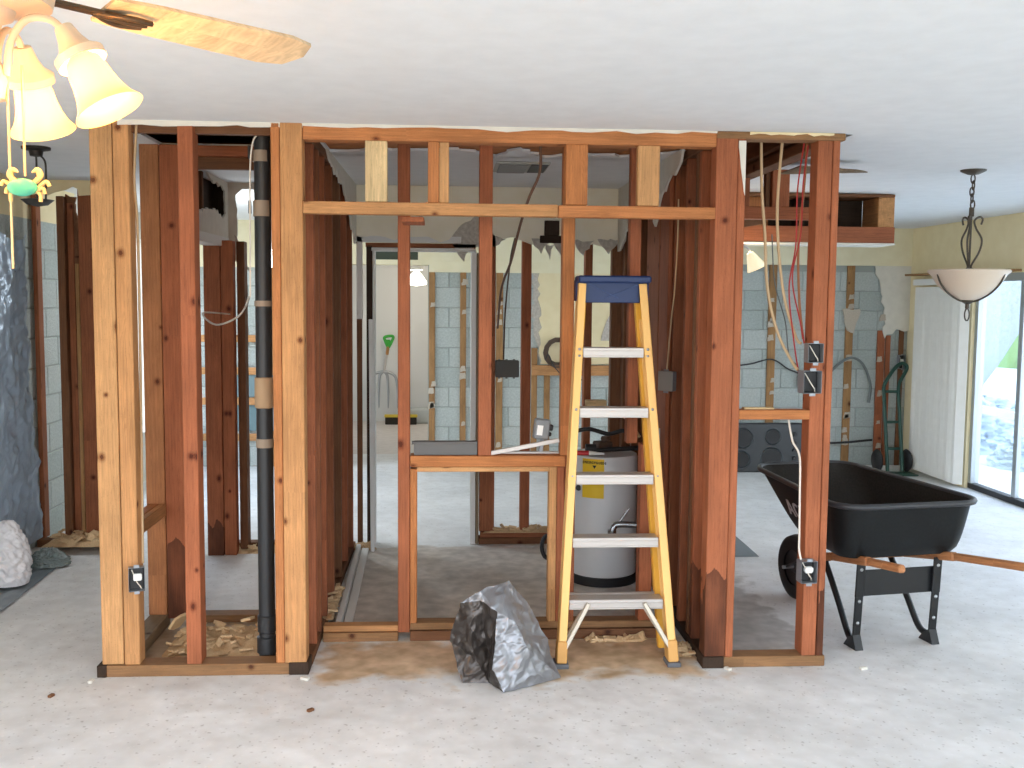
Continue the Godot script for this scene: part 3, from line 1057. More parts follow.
# ---------------------------------------------------------------- side walls of the closet
func build_flanks():
	var H = 2.44
	var w = thing("stud_wall", "row of dark red studs along the left side of the closet", "wall frame", V(-0.66, 0, -1.2))
	board("bottom_plate", w, -0.04, 0.05, 0.0, 0.04, -1.15, 1.09, M.dark)
	board("top_plate", w, -0.04, 0.05, H - 0.045, H, -1.15, 1.09, M.dark)
	var mats = [M.red2, M.darkred, M.red, M.darkred, M.dark, M.red2, M.darkred]
	var zs = [0.92, 0.74, 0.50, 0.16, -0.24, -0.62, -0.98]
	for k in zs.size():
		board("stud", w, -0.045, 0.048, 0.04, H - 0.045, zs[k] - 0.04, zs[k], mats[k])
	# plank sheathing nailed to the far side, seen between the studs
	for k in 9:
		board("sheathing_plank", w, -0.07, -0.047, 0.0, H, -1.15 + k * 0.24, -1.15 + k * 0.24 + 0.236, [M.darkred, M.dark, M.red2][k % 3])
	var mb = MB.new()
	# torn drywall along the joint with the ceiling
	mb.prism(torn([Vector2(-1.20, 2.44), Vector2(0.45, 2.44), Vector2(0.35, 2.40), Vector2(-0.2, 2.36), Vector2(-0.75, 2.22), Vector2(-1.1, 2.05), Vector2(-1.20, 2.05)], [false, false, true, true, true, false, false], 0.05, 0.03, 14), Transform3D(Basis(Vector3.BACK, Vector3.UP, Vector3.LEFT), V(0.062, 0, 0.0)), 0.012)
	part("torn_drywall", mb, M.drywall, w)
	rubble(V(-0.545, 0.0, -2.30), 0.07, 0.04, 26, 17, "plaster crumbs along the left closet wall by the metal strip", 0.05)
	rubble(V(-0.607, 0.04, -0.95), 0.03, 0.30, 20, 18, "plaster crumbs under the nearest dark red closet studs", 0.05)

	var r = thing("stud_wall", "row of red boards and studs along the right closet side", "wall frame", V(1.243, 0, -1.2))
	board("bottom_plate", r, -0.05, 0.05, 0.0, 0.045, -1.15, 1.09, M.black_wood)
	board("top_plate", r, -0.05, 0.05, H - 0.045, H, -1.15, 1.09, M.dark)
	var m2 = [M.redstain, M.dark, M.red2, M.darkred, M.red, M.darkred, M.dark]
	var z2 = [0.93, 0.86, 0.66, 0.40, 0.06, -0.3, -0.75]
	for k in z2.size():
		board("stud", r, -0.045, 0.045, 0.045, H - 0.045, z2[k] - 0.045, z2[k], m2[k])
	for k in 9:
		board("sheathing_plank", r, 0.047, 0.07, 0.0, H, -1.15 + k * 0.245, -1.15 + k * 0.245 + 0.241, [M.darkred, M.red2, M.red][k % 3])
	board("stud", r, -0.055, 0.045, 0.0, H, -1.15, -1.05, M.dark)
	# boards laid flat against the studs, inside
	board("backing_board", r, -0.07, -0.047, 0.05, 2.3, -0.22, 0.12, M.darkred)
	board("backing_board", r, -0.07, -0.047, 0.05, 2.36, 0.14, 0.36, M.red2)
	mb = MB.new()
	mb.prism(torn([Vector2(0.75, 2.44), Vector2(0.60, 2.36), Vector2(0.2, 2.26), Vector2(0.05, 2.10), Vector2(-0.1, 2.30), Vector2(-0.7, 2.22), Vector2(-1.1, 2.02), Vector2(-1.18, 2.02), Vector2(-1.18, 2.44)], [true, true, true, true, true, true, false, false, false], 0.05, 0.03, 15), Transform3D(Basis(Vector3.BACK, Vector3.UP, Vector3.LEFT), V(-0.072, 0, 0)), 0.012)
	part("torn_drywall", mb, M.drywall, r)
	var fb = gang_box("electrical_box", "grey outlet box on the red boards right of the ladder", V(1.150, 1.27, -0.74), 0.09, 0.10, 0.03, -PI / 2 + 0.7)
	mb = MB.new()
	mb.tube(curve([V(1.15, 1.33, -0.72), V(1.155, 1.6, -0.66), V(1.16, 1.75, -0.62), V(1.165, 2.0, -0.60), V(1.165, 2.2, -0.6)], 6), 0.004, 6)
	var cover = MB.new()
	cover.cbox(V(0, 0, 0.003), V(0.094, 0.104, 0.005), 0.002)
	part("cover_plate", cover, std(c8(168, 164, 156), 0.5, 0.3), fb)
	solid("cable", "thin beige cable rising from outlet box right of the ladder", "cable", mb, M.cable)
	mb = MB.new()
	mb.tube([V(1.155, 0.42, -0.90), V(1.155, 1.0, -0.90)], 0.006, 8)
	mb.tube([V(1.155, 0.45, -0.90), V(1.115, 0.45, -0.88)], 0.012, 8)
	solid("supply_pipe", "thin vertical supply pipe with stub low on right closet boards", "pipe", mb, M.steel)

# ---------------------------------------------------------------- right bay
func build_right_bay():
	var H = 2.44
	var w = thing("stud_wall", "right bay of stud framing with cables, in front of wheelbarrow", "wall frame", V(1.47, 0, 0))
	var ox = -1.47
	board("bottom_plate", w, 1.19 + ox, 1.765 + ox, 0.0, 0.05, -0.095, 0.0, M.plate)
	board("rotten_end", w, 1.185 + ox, 1.285 + ox, -0.001, 0.053, -0.10, 0.010, M.black_wood)
	board("post", w, 1.193 + ox, 1.290 + ox, 0.054, H, -0.09, 0.005, M.redstain)
	board("post", w, 1.292 + ox, 1.328 + ox, 0.05, H, -0.09, 0.0, M.red)
	board("post", w, 1.655 + ox, 1.722 + ox, 0.05, H - 0.03, -0.10, -0.004, M.red)
	board("post", w, 1.724 + ox, 1.755 + ox, 0.05, H, -0.09, 0.0, M.redstain)
	board("top_plate", w, 1.193 + ox, 1.775 + ox, H - 0.032, H - 0.001, -0.09, 0.008, M.plate)
	board("rail", w, 1.328 + ox, 1.685 + ox, 1.155, 1.198, -0.08, -0.006, M.orange2)
	board("splint", w, 1.36 + ox, 1.50 + ox, 1.199, 1.207, -0.07, -0.03, M.pale)
	board("top_plate", w, 1.665 + ox, 1.755 + ox, H - 0.05, H, -2.2, -0.095, M.dark)
	var mb = MB.new()
	mb.prism(torn([Vector2(1.34, 2.438), Vector2(1.34, 2.425), Vector2(1.72, 2.43), Vector2(1.72, 2.438)], [false, true, false, false], 0.03, 0.006, 6), Transform3D(Basis(), V(ox, 0, 0.008)), 0.006)
	part("drywall_edge", mb, M.cream, w)
	mb = MB.new()
	mb.prism(torn([Vector2(1.293, 2.40), Vector2(1.326, 2.40), Vector2(1.326, 2.16), Vector2(1.318, 2.20), Vector2(1.30, 2.33)], [false, false, true, true, true], 0.05, 0.005, 7), Transform3D(Basis(), V(ox, 0, 0.0)), 0.004)
	part("drywall_edge", mb, M.drywall, w)
	# rear header behind the bay
	var b = thing("hung_header", "short hung header with two uprights behind the right bay", "wall frame", V(1.6, 2.16, -1.25))
	board("header", b, -0.27, 0.55, 0.0, 0.07, -0.08, 0.0, M.red)
	board("short_stud", b, 0.07, 0.125, 0.07, 0.28, -0.08, -0.004, M.red2)
	board("short_stud", b, 0.255, 0.355, 0.07, 0.28, -0.08, -0.002, M.red)
	board("short_stud", b, 0.225, 0.25, 0.07, 0.28, -0.08, -0.03, M.dark)
	# cables hanging in the bay
	var paths = [
		["thick beige cable hanging left in the right bay", M.cable, [V(1.43, 2.44, -0.12), V(1.44, 2.2, -0.12), V(1.46, 2.0, -0.12), V(1.48, 1.75, -0.12), V(1.53, 1.55, -0.11), V(1.59, 1.42, -0.08), V(1.61, 1.38, -0.05)], 0.007],
		["beige cable hanging in the middle of the right bay", M.cable, [V(1.53, 2.44, -0.12), V(1.52, 2.28, -0.12), V(1.515, 2.1, -0.12), V(1.53, 1.9, -0.12), V(1.56, 1.7, -0.11), V(1.61, 1.53, -0.09), V(1.63, 1.50, -0.07)], 0.007],
		["darker tan cable hanging closest to the right end post", M.cable_brown, [V(1.66, 2.44, -0.16), V(1.65, 2.2, -0.16), V(1.63, 1.95, -0.15), V(1.635, 1.7, -0.13), V(1.645, 1.52, -0.09)], 0.006],
		["red wire hanging in the right bay, left of its twin", M.cable_red, [V(1.625, 2.42, -0.10), V(1.60, 2.2, -0.10), V(1.60, 1.95, -0.10), V(1.575, 1.75, -0.10), V(1.60, 1.5, -0.08), V(1.62, 1.36, -0.06)], 0.0035],
		["red wire hanging in the right bay, right of its twin", M.cable_red, [V(1.645, 2.40, -0.105), V(1.625, 2.22, -0.10), V(1.618, 2.0, -0.09), V(1.585, 1.8, -0.09), V(1.625, 1.6, -0.08), V(1.64, 1.50, -0.06)], 0.0035],
		["thin dark cable looping behind the beige ones in right bay", M.cable_grey, [V(1.50, 2.0, -0.14), V(1.52, 1.78, -0.14), V(1.575, 1.6, -0.14), V(1.59, 1.45, -0.12), V(1.62, 1.40, -0.1)], 0.003],
		["white cable hanging below the rail to bottom outlet box", M.cable_white, [V(1.585, 1.152, -0.085), V(1.60, 1.05, -0.06), V(1.625, 0.98, -0.03), V(1.628, 0.8, -0.02), V(1.632, 0.62, -0.02), V(1.622, 0.56, 0.01), V(1.625, 0.515, 0.03)], 0.005]]
	for p in paths:
		mb = MB.new()
		mb.tube(curve(p[2], 7), p[3], 7)
		solid("cable", p[0], "cable", mb, p[1], Vector3.ZERO, "cables in the right bay")
	gang_box("electrical_box", "upper small outlet box on the right end post", V(1.654, 1.462, 0.056), 0.07, 0.085, 0.05, 0.05, false)
	gang_box("electrical_box", "wider steel outlet box below the upper one on right post", V(1.640, 1.332, 0.066), 0.085, 0.10, 0.06, 0.1, false)
	gang_box("electrical_box", "lowest outlet box with white plug on right end post", V(1.655, 0.462, 0.064), 0.075, 0.10, 0.06, 0.05)

# ---------------------------------------------------------------- middle partition line
func build_mid_wall():
	var H = 2.44
	var w = thing("stud_wall", "closet rear wall with yellow plaster above and white doorway casing", "wall frame", V(0.35, 0, MID))
	var ox = -0.35
	# plaster left above, torn along the bottom
	var mb = MB.new()
	mb.prism(torn([Vector2(-0.62, 2.44), Vector2(-0.62, 2.10), Vector2(0.02, 2.085), Vector2(0.22, 2.28), Vector2(0.32, 2.12), Vector2(0.62, 2.06), Vector2(0.74, 2.16), Vector2(0.86, 2.06), Vector2(1.24, 2.08), Vector2(1.24, 2.44)], [false, true, true, true, true, true, true, true, false, false], 0.06, 0.02, 21), Transform3D(Basis(), V(ox, 0, 0.0)), 0.015)
	part("plaster", mb, M.plaster, w)
	mb = MB.new()
	mb.prism(torn([Vector2(0.02, 2.10), Vector2(0.20, 2.27), Vector2(0.40, 2.09), Vector2(0.36, 2.06), Vector2(0.16, 2.02), Vector2(0.12, 1.94)], [true, true, true, true, true, true], 0.05, 0.012, 22), Transform3D(Basis(), V(ox, 0, -0.012)), 0.012)
	part("torn_paper", mb, M.paper, w)
	for q in [[0.64, 2.07, 0.11, 23], [0.78, 2.05, 0.10, 24], [0.93, 2.06, 0.12, 25], [1.10, 2.07, 0.13, 26], [0.70, 2.03, 0.05, 27]]:
		mb = MB.new()
		mb.prism(torn([Vector2(q[0] - q[2] * 0.6, q[1] + 0.03), Vector2(q[0], q[1] - 0.07), Vector2(q[0] + q[2] * 0.6, q[1] + 0.03)], [true, true, true], 0.03, 0.012, q[3]), Transform3D(Basis(), V(ox, 0, 0.002)), 0.02)
		part("torn_paper", mb, M.paper, w)
	# dark hole with a pipe stub in the plaster
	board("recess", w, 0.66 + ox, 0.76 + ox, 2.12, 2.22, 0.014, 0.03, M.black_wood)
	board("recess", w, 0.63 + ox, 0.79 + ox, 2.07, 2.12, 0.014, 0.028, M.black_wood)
	# door casing and jamb
	board("casing", w, -0.600 + ox, -0.560 + ox, 1.55, 2.10, -0.01, 0.014, M.paint_white)
	board("lath", w, -0.60 + ox, -0.565 + ox, 0.0, 1.549, -0.02, 0.004, M.dark)
	board("jamb", w, -0.535 + ox, -0.495 + ox, 0.0, 2.045, -0.10, 0.0, M.black_wood)
	board("jamb", w, -0.494 + ox, -0.478 + ox, 0.0, 2.02, -0.10, 0.008, M.paint_white)
	board("casing", w, -0.605 + ox, 0.10 + ox, 2.062, 2.105, -0.01, 0.014, M.paint_white)
	board("head_jamb", w, -0.54 + ox, 0.20 + ox, 2.03, 2.06, -0.10, 0.0, M.darkred)
	board("head_jamb", w, -0.50 + ox, 0.20 + ox, 2.005, 2.028, -0.10, 0.008, M.paint_white)
	board("jamb", w, 0.168 + ox, 0.205 + ox, 0.0, 2.005, -0.09, 0.0, M.paint_white)
	board("jamb", w, 0.207 + ox, 0.228 + ox, 0.0, 2.0, -0.09, -0.01, M.grey_wood)
	# studs
	board("stud", w, 0.232 + ox, 0.335 + ox, 0.09, 2.30, -0.09, 0.0, M.darkred)
	board("stud", w, 0.514 + ox, 0.578 + ox, 0.09, 2.12, -0.09, 0.0, M.red2)
	board("stud", w, 0.945 + ox, 0.995 + ox, 0.09, 2.12, -0.09, 0.0, M.darkred)
	board("stud", w, 1.13 + ox, 1.20 + ox, 0.09, 2.12, -0.09, 0.0, M.dark)
	board("bottom_plate", w, 0.23 + ox, 1.12 + ox, 0.0, 0.045, -0.09, 0.005, M.dark)
	board("bottom_plate", w, 0.24 + ox, 0.80 + ox, 0.046, 0.085, -0.085, 0.0, M.darkred)
	rubble(V(0.62, 0.085, MID - 0.03), 0.36, 0.05, 30, 31, "rotten wood crumbs on the plate of closet rear wall", 0.05)
	# strip and leaning metal trim by the doorway
	mb = MB.new()
	mb.bar(V(-0.545, 0.02, -0.62), V(-0.58, 0.02, -2.25), 0.03, 0.05, 0.004)
	mb.bar(V(-0.50, 0.012, -0.62), V(-0.535, 0.012, -2.25), 0.045, 0.012, 0.002)
	solid("door_track", "white metal track strip lying along the left closet wall", "metal strip", mb, M.paint_white)
	mb = MB.new()
	mb.bar(V(-0.485, 0.0, -2.22), V(-0.50, 1.55, -2.30), 0.025, 0.02, 0.003)
	solid("metal_trim", "long thin white trim strip leaning on doorway's left jamb", "trim strip", mb, M.paint_white)

	# left stub wall with the broken header and big studs
	var s = thing("stud_wall", "kitchen doorway header with ragged black hole behind left bay", "wall frame", V(-1.45, 0, -2.0))
	# header drywall, facing +x, hole cut by pieces: outline with notch
	var outer = torn([Vector2(-0.40, 2.44), Vector2(-0.40, 2.06), Vector2(1.15, 2.06), Vector2(1.15, 2.44), Vector2(0.80, 2.44), Vector2(0.78, 2.24), Vector2(0.45, 2.17), Vector2(0.25, 2.21), Vector2(0.0, 2.24), Vector2(-0.22, 2.19), Vector2(-0.31, 2.23), Vector2(-0.30, 2.38), Vector2(0.1, 2.41), Vector2(0.2, 2.44)], [false, false, false, false, true, true, true, true, true, true, true, true, true, false], 0.035, 0.016, 33)
	mb = MB.new()
	mb.prism(outer, Transform3D(Basis(Vector3.BACK, Vector3.UP, Vector3.LEFT), V(0.012, 0, 0)), 0.012)
	part("drywall", mb, M.drywall, s)
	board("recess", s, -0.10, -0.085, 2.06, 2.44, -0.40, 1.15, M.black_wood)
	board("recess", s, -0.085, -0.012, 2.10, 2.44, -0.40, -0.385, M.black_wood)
	board("header", s, -0.085, -0.002, 2.06, 2.10, -0.40, 1.15, M.dark)
	board("short_stud", s, -0.08, -0.01, 2.10, 2.44, 0.20, 0.24, M.dark)
	board("door_casing", s, -0.09, 0.018, 2.015, 2.075, -0.38, 1.15, M.paint_white)
	board("stud", s, -0.10, 0.005, 0.0, 2.03, -0.22, -0.14, M.redstain)
	board("stud", s, 0.007, 0.085, 0.0, 2.05, -0.23, -0.15, M.red)
	board("stud", s, 0.09, 0.14, 0.02, 2.05, -0.34, -0.24, M.dark)
	# front-facing drywall corner with a cut-out
	mb = MB.new()
	mb.prism(torn([Vector2(0.0, 2.44), Vector2(0.0, 2.02), Vector2(0.04, 1.98), Vector2(0.07, 2.10), Vector2(0.06, 2.36), Vector2(0.10, 2.40), Vector2(0.40, 2.41), Vector2(0.80, 2.41), Vector2(0.80, 2.44)], [false, true, true, true, true, true, true, false, false], 0.04, 0.008, 34), Transform3D(Basis(), V(0, 0, -0.40)), 0.013)
	part("drywall", mb, M.drywall, s)
	mb = MB.new()
	mb.prism(torn([Vector2(0.05, 2.10), Vector2(0.05, 1.93), Vector2(0.10, 1.90), Vector2(0.15, 1.86), Vector2(0.11, 1.98)], [true, true, true, true, true], 0.03, 0.01, 35), Transform3D(Basis(), V(0, 0, -0.385)), 0.012)
	part("torn_paper", mb, M.paper, s)
	board("bottom_plate", s, -0.1, 0.72, 0.0, 0.04, -0.42, -0.33, M.dark)
	rubble(V(-1.15, 0.0, -2.28), 0.36, 0.10, 30, 36, "crumbled plaster at foot of the double red kitchen stud", 0.06)

	# broken soffit header, right
	var h = thing("soffit_header", "broken open box header under the ceiling behind right bay", "wall frame", V(2.1, 2.10, -2.42))
	board("bottom_board", h, -0.78, 1.005, 0.0, 0.11, -0.04, 0.0, M.red2)
	board("bottom_board", h, -0.78, 1.0, 0.0, 0.04, -0.30, -0.045, M.dark)
	board("top_board", h, -0.78, 1.0, 0.315, 0.335, -0.30, 0.0, M.dark)
	board("end_block", h, 0.885, 1.0, 0.11, 0.315, -0.28, -0.004, M.tan2)
	board("back_board", h, -0.78, 0.885, 0.04, 0.315, -0.30, -0.28, M.black_wood)
	board("short_stud", h, -0.02, 0.14, 0.11, 0.315, -0.2, -0.1, M.orange)
	board("short_stud", h, 0.36, 0.42, 0.11, 0.315, -0.26, -0.16, M.black_wood)
	board("drywall_edge", h, -0.78, 1.01, -0.014, -0.001, -0.3, 0.005, M.drywall)
	mb = MB.new()
	mb.bar(V(-0.78, -0.02, 0.16), V(0.05, 0.14, 0.12), 0.02, 0.05)
	part("brace", mb, M.dark, h)
	mb = MB.new()
	mb.tube([V(-0.7, 0.0, 0.1), V(0.1, 0.16, 0.08)], 0.006, 6)
	part("wire", mb, M.cable, h)
	# ceiling flap torn down by the end post
	mb = MB.new()
	mb.prism(torn([Vector2(1.84, 0.75), Vector2(2.05, 0.78), Vector2(2.26, 0.90), Vector2(2.05, 0.98), Vector2(1.84, 1.1)], [true, true, true, true, false], 0.05, 0.02, 44), Transform3D(Basis(Vector3.RIGHT, Vector3.FORWARD, Vector3.UP).rotated(Vector3.BACK, -0.02), V(0, 2.43, 0)), 0.006)
	solid("ceiling_flap", "dark torn flap of ceiling right of the end post", "torn drywall", mb, M.grey_wood)

# ---------------------------------------------------------------- things on and before the block wall
func build_far_details():
	var wb = get_node("wall_back")
	var F = FAR
	# furring strips; plaster lumps stick to them
	for q in [[-0.17, -0.11, 0.0, 1.96, M.fur], [0.14, 0.20, 0.0, 1.96, M.fur], [0.50, 0.57, 0.0, 1.96, M.fur], [0.86, 0.92, 0.0, 1.2, M.fur], [0.99, 1.05, 0.0, 1.0, M.fur], [3.28, 3.36, 0.0, 2.06, M.fur], [3.72, 3.80, 0.0, 2.06, M.fur], [4.09, 4.17, 0.0, 2.06, M.fur], [4.43, 4.51, 0.0, 1.4, M.red], [4.52, 4.57, 0.0, 1.35, M.red2], [4.66, 4.71, 0.0, 1.42, M.dark], [-2.2, -2.14, 0.0, 1.98, M.fur], [-1.75, -1.69, 0.0, 1.98, M.fur]]:
		board("furring_strip", wb, q[0], q[1], q[2], q[3], F + 0.002, F + 0.022, q[4])
	for i in 44:
		var xs = [0.17, -0.14, 0.53, 3.32, 3.76, 4.13, 4.47, 4.13, 3.32]
		var s = rng.randf_range(0.018, 0.036)
		var mb = MB.new()
		mb.prism(torn([Vector2(-s, -s), Vector2(s, -s * 0.7), Vector2(s * 0.8, s), Vector2(-s * 0.6, s * 0.9)], [true, true, true, true], 0.02, 0.006, 200 + i), Transform3D(), 0.016)
		part("plaster_lump", mb, M.lump, wb, V(xs[i % 9] + rng.randf_range(-0.02, 0.02), rng.randf_range(0.2, 1.9), F + 0.022))
	var mb2 = MB.new()
	mb2.prism(torn([Vector2(-0.10, 0.10), Vector2(0.09, 0.10), Vector2(0.03, -0.15), Vector2(-0.04, -0.12)], [true, true, true, true], 0.04, 0.01, 260), Transform3D(), 0.02)
	part("plaster_lump", mb2, M.lump, wb, V(4.14, 1.52, F + 0.022))
	# wooden ledge under the cream patch, and the ladder-like rails at the left
	board("ledge", wb, 0.86, 2.3, 0.93, 1.03, F + 0.023, F + 0.11, M.tan2)
	for y in [1.28, 0.96, 0.66, 0.30]:
		board("rail", wb, -2.4, -1.5, y - 0.035, y + 0.035, F + 0.024, F + 0.06, M.tan2)
	var win = struct("window_1")
	board("pane", win, -2.35, -1.55, 0.36, 0.62, F + 0.023, F + 0.03, std(c8(104, 128, 132), 0.25))
	board("pane", win, -2.35, -1.55, 0.70, 0.92, F + 0.023, F + 0.03, std(c8(116, 138, 142), 0.25))
	board("frame", win, -2.35, -1.55, 0.62, 0.625, F + 0.023, F + 0.05, M.fur)
	# cables on the block wall
	var mb = MB.new()
	mb.tube(curve([V(2.85, 1.02, F + 0.03), V(3.1, 1.05, F + 0.03), V(3.32, 1.10, F + 0.05), V(3.5, 1.0, F + 0.03), V(3.66, 0.94, F + 0.03)], 5), 0.008, 6)
	solid("cable", "black cable strung across furring strips on block wall", "cable", mb, M.cable_black)
	mb = MB.new()
	mb.tube(curve([V(3.86, 0.85, F + 0.07), V(3.95, 1.0, F + 0.07), V(4.12, 1.12, F + 0.07), V(4.26, 1.06, F + 0.07), V(4.35, 0.85, F + 0.07), V(4.34, 0.66, F + 0.07)], 6), 0.014, 6)
	solid("cable", "grey cable arching over the block wall above wheelbarrow", "cable", mb, std(c8(110, 116, 114), 0.6))
	mb = MB.new()
	mb.tube(curve([V(3.62, 0.26, F + 0.04), V(4.0, 0.24, F + 0.05), V(4.4, 0.27, F + 0.05)], 6), 0.012, 6)
	solid("cable", "black cable low on the block wall behind wheelbarrow", "cable", mb, M.cable_black)
	gang_box("electrical_box", "small pale box hanging on the block wall cable", V(3.64, 0.88, F + 0.05), 0.08, 0.10, 0.03, 0.0)
	gang_box("electrical_box", "dark rusty outlet box on block wall near right corner", V(4.68, 1.08, F + 0.07), 0.07, 0.14, 0.04, 0.2)
	# coil of old wire on the ledge
	mb = MB.new()
	for k in 5:
		var pts = []
		for i in 15:
			var a = TAU * i / 14.0
			pts.append(V(cos(a) * (0.10 + 0.012 * k), 0.13 + sin(a) * (0.11 + 0.01 * k), 0.02 * k - 0.04))
		mb.tube(pts, 0.007, 5)
	solid("wire_coil", "coil of old brown wire standing on the wooden ledge", "wire coil", mb, std(c8(96, 78, 66), 0.7), V(1.12, 1.03, F + 0.085))
	mb = MB.new()
	mb.tube(curve([V(0.99, 1.10, F + 0.15), V(1.02, 1.14, F + 0.15), V(1.08, 1.02, F + 0.15), V(1.2, 0.92, F + 0.15), V(1.45, 0.88, F + 0.15)], 6), 0.006, 6)
	solid("cable", "dark wire drooping over the wooden ledge on far wall", "cable", mb, M.cable_black)
	mb = MB.new()
	mb.prism(torn([Vector2(0.0, 0.0), Vector2(0.10, 0.0), Vector2(0.30, 0.62), Vector2(0.22, 0.66)], [false, true, true, true], 0.06, 0.018, 61), Transform3D(), 0.012)
	solid("torn_wallpaper", "grey torn strip of plaster hanging behind the ladder top", "torn drywall", mb, M.paper, V(1.56, 1.28, F + 0.037))

	# cooktop leaning on the wall
	var ct = thing("cooktop", "black four-burner cooktop standing on edge behind right bay", "cooktop", V(3.15, 0, -5.30))
	mb = MB.new()
	mb.cbox(V(0, 0.245, 0), V(0.78, 0.49, 0.06), 0.012)
	part("panel", mb, std(c8(46, 50, 52), 0.35), ct)
	for q in [[-0.22, 0.34, 0.105], [0.08, 0.355, 0.085], [-0.23, 0.13, 0.09], [0.07, 0.14, 0.115]]:
		mb = MB.new()
		var xf = Transform3D(Basis(Vector3.RIGHT, PI / 2), V(q[0], q[1], 0.031))
		mb.lathe([Vector2(q[2] - 0.016, 0.0), Vector2(q[2] - 0.008, 0.010), Vector2(q[2], 0.0)], xf, 28)
		var bn = part("burner_ring", mb, std(c8(76, 82, 84), 0.4, 0.5), ct)
		mb = MB.new()
		mb.lathe([Vector2(0.0, 0.001), Vector2(q[2] - 0.016, 0.002)], xf, 28)
		part("burner_well", mb, std(c8(10, 11, 12), 0.5), bn)
	for k in 4:
		mb = MB.new()
		mb.lathe([Vector2(0.022, 0.0), Vector2(0.02, 0.02), Vector2(0.0, 0.021)], Transform3D(Basis(Vector3.RIGHT, PI / 2), V(0.30, 0.14 + k * 0.08, 0.03)), 14)
		part("knob", mb, M.black, ct)
	# hand truck
	var hm = std(c8(34, 74, 62), 0.45)
	var ht = thing("hand_truck", "dark green hand truck leaning against the block wall", "hand truck", V(4.45, 0, -5.36))
	for x in [-0.075, 0.075]:
		mb = MB.new()
		mb.tube([V(x, 0.02, 0.16), V(x, 0.82, 0.0)], 0.018, 10)
		part("rail", mb, hm, ht)
	mb = MB.new()
	mb.tube(curve([V(-0.075, 0.80, 0.0), V(-0.06, 0.88, -0.01), V(0.04, 1.02, -0.04), V(0.12, 1.08, -0.05), V(0.17, 1.06, -0.05), V(0.17, 1.01, -0.045), V(0.10, 0.90, -0.02), V(0.075, 0.80, 0.0)], 5), 0.018, 10)
	part("handle", mb, hm, ht)
	for q in [0.24, 0.50, 0.80]:
		mb = MB.new()
		mb.tube([V(-0.075, q, 0.16 * (1 - q / 0.82)), V(0.075, q, 0.16 * (1 - q / 0.82))], 0.014, 8)
		part("crossbar", mb, hm, ht)
	mb = MB.new()
	mb.cbox(V(0, 0.012, 0.26), V(0.30, 0.012, 0.2), 0.003)
	part("toe_plate", mb, hm, ht)
	for x in [-0.15, 0.15]:
		mb = MB.new()
		mb.lathe([Vector2(0.0, -0.025), Vector2(0.10, -0.02), Vector2(0.115, 0.0), Vector2(0.10, 0.02), Vector2(0.0, 0.025)], Transform3D(Basis(Vector3.BACK, PI / 2), V(x, 0.116, 0.08)), 20)
		part("wheel", mb, M.black, ht)
	# sheet of grey metal leaning by the right bay
	mb = MB.new()
	mb.prism(PackedVector2Array([Vector2(0.0, 0.0), Vector2(0.72, 0.0), Vector2(0.70, 0.02), Vector2(0.0, 0.62)]), Transform3D(Basis(), V(0, 0, 0)), 0.02)
	solid("metal_sheet", "grey metal corner sheet standing on floor behind right bay", "metal sheet", mb, std(c8(120, 128, 132), 0.4, 0.5), V(1.36, 0.0, -2.02))

	# vertical blinds
	var vb = thing("vertical_blinds", "stack of white vertical blinds drawn beside the sliding door", "blinds", V(4.68, 0, -4.85))
	board("head_rail", vb, -0.03, 0.05, 1.86, 1.92, -0.55, 0.56, M.paint_white)
	var slatm = mottled(c8(222, 220, 210), c8(232, 230, 222), 0.02, 1.0, 80, 0.6)
	for k in 20:
		mb = MB.new()
		mb.cbox(V(0, 0.94, 0), V(0.004, 1.80, 0.085), 0.001, Basis(Vector3.UP, 0.75 + 0.15 * sin(k * 2.0)))
		part("slat", mb, slatm, vb, V(-0.02, 0.0, -0.42 + k * 0.047))
	# blinds valance board above
	mb = MB.new()
	mb.cbox(V(0, 0, 0), V(0.12, 0.02, 1.9), 0.003)
	solid("curtain_shelf", "thin wooden valance shelf above blinds and sliding door", "shelf", mb, M.fur, V(4.69, 1.965, -4.6))

	# far room: fork, broom, ceiling fan
	var fk = thing("garden_fork", "digging fork with green handle leaning on far white wall", "garden fork", V(-0.86, 0.10, -9.36))
	var gm = std(c8(60, 170, 60), 0.5)
	mb = MB.new()
	mb.tube([V(0.02, 0.58, 0.06), V(0.06, 0.86, 0.0)], 0.018, 10)
	part("shaft", mb, M.alu, fk)
	mb = MB.new()
	mb.tube([V(0.06, 0.82, 0.008), V(0.075, 0.93, -0.005)], 0.022, 10)
	part("ferrule", mb, wood(c8(190, 140, 90), 0), fk)
	mb = MB.new()
	mb.tube(curve([V(0.075, 0.92, -0.005), V(0.04, 1.0, -0.01), V(0.03, 1.06, -0.02), V(0.14, 1.07, -0.02), V(0.12, 0.99, -0.01), V(0.08, 0.92, -0.005)], 5), 0.02, 8)
	part("grip", mb, gm, fk)
	mb = MB.new()
	mb.cbox(V(0.07, 0.99, -0.01), V(0.07, 0.07, 0.03), 0.012)
	part("grip_web", mb, gm, fk)
	for k in 4:
		var x = -0.18 + k * 0.125
		mb = MB.new()
		mb.tube(curve([V(0.02, 0.60, 0.055), V(x * 0.8 + 0.01, 0.54, 0.06), V(x + 0.01, 0.36, 0.075), V(x + 0.012, 0.10, 0.10)], 6), [0.02, 0.02, 0.02, 0.02, 0.02, 0.02, 0.02, 0.019, 0.019, 0.018, 0.018, 0.017, 0.017, 0.016, 0.014, 0.013, 0.012, 0.010, 0.006], 8)
		part("tine", mb, M.steel, fk)
	var br = thing("push_broom", "push broom with yellow and black head on far floor", "broom", V(-0.60, 0, -9.1))
	mb = MB.new()
	mb.tube([V(0.04, 0.12, 0.0), V(0.10, 1.30, -0.32)], 0.016, 8)
	part("handle", mb, wood(c8(150, 110, 80), 0), br)
	mb = MB.new()
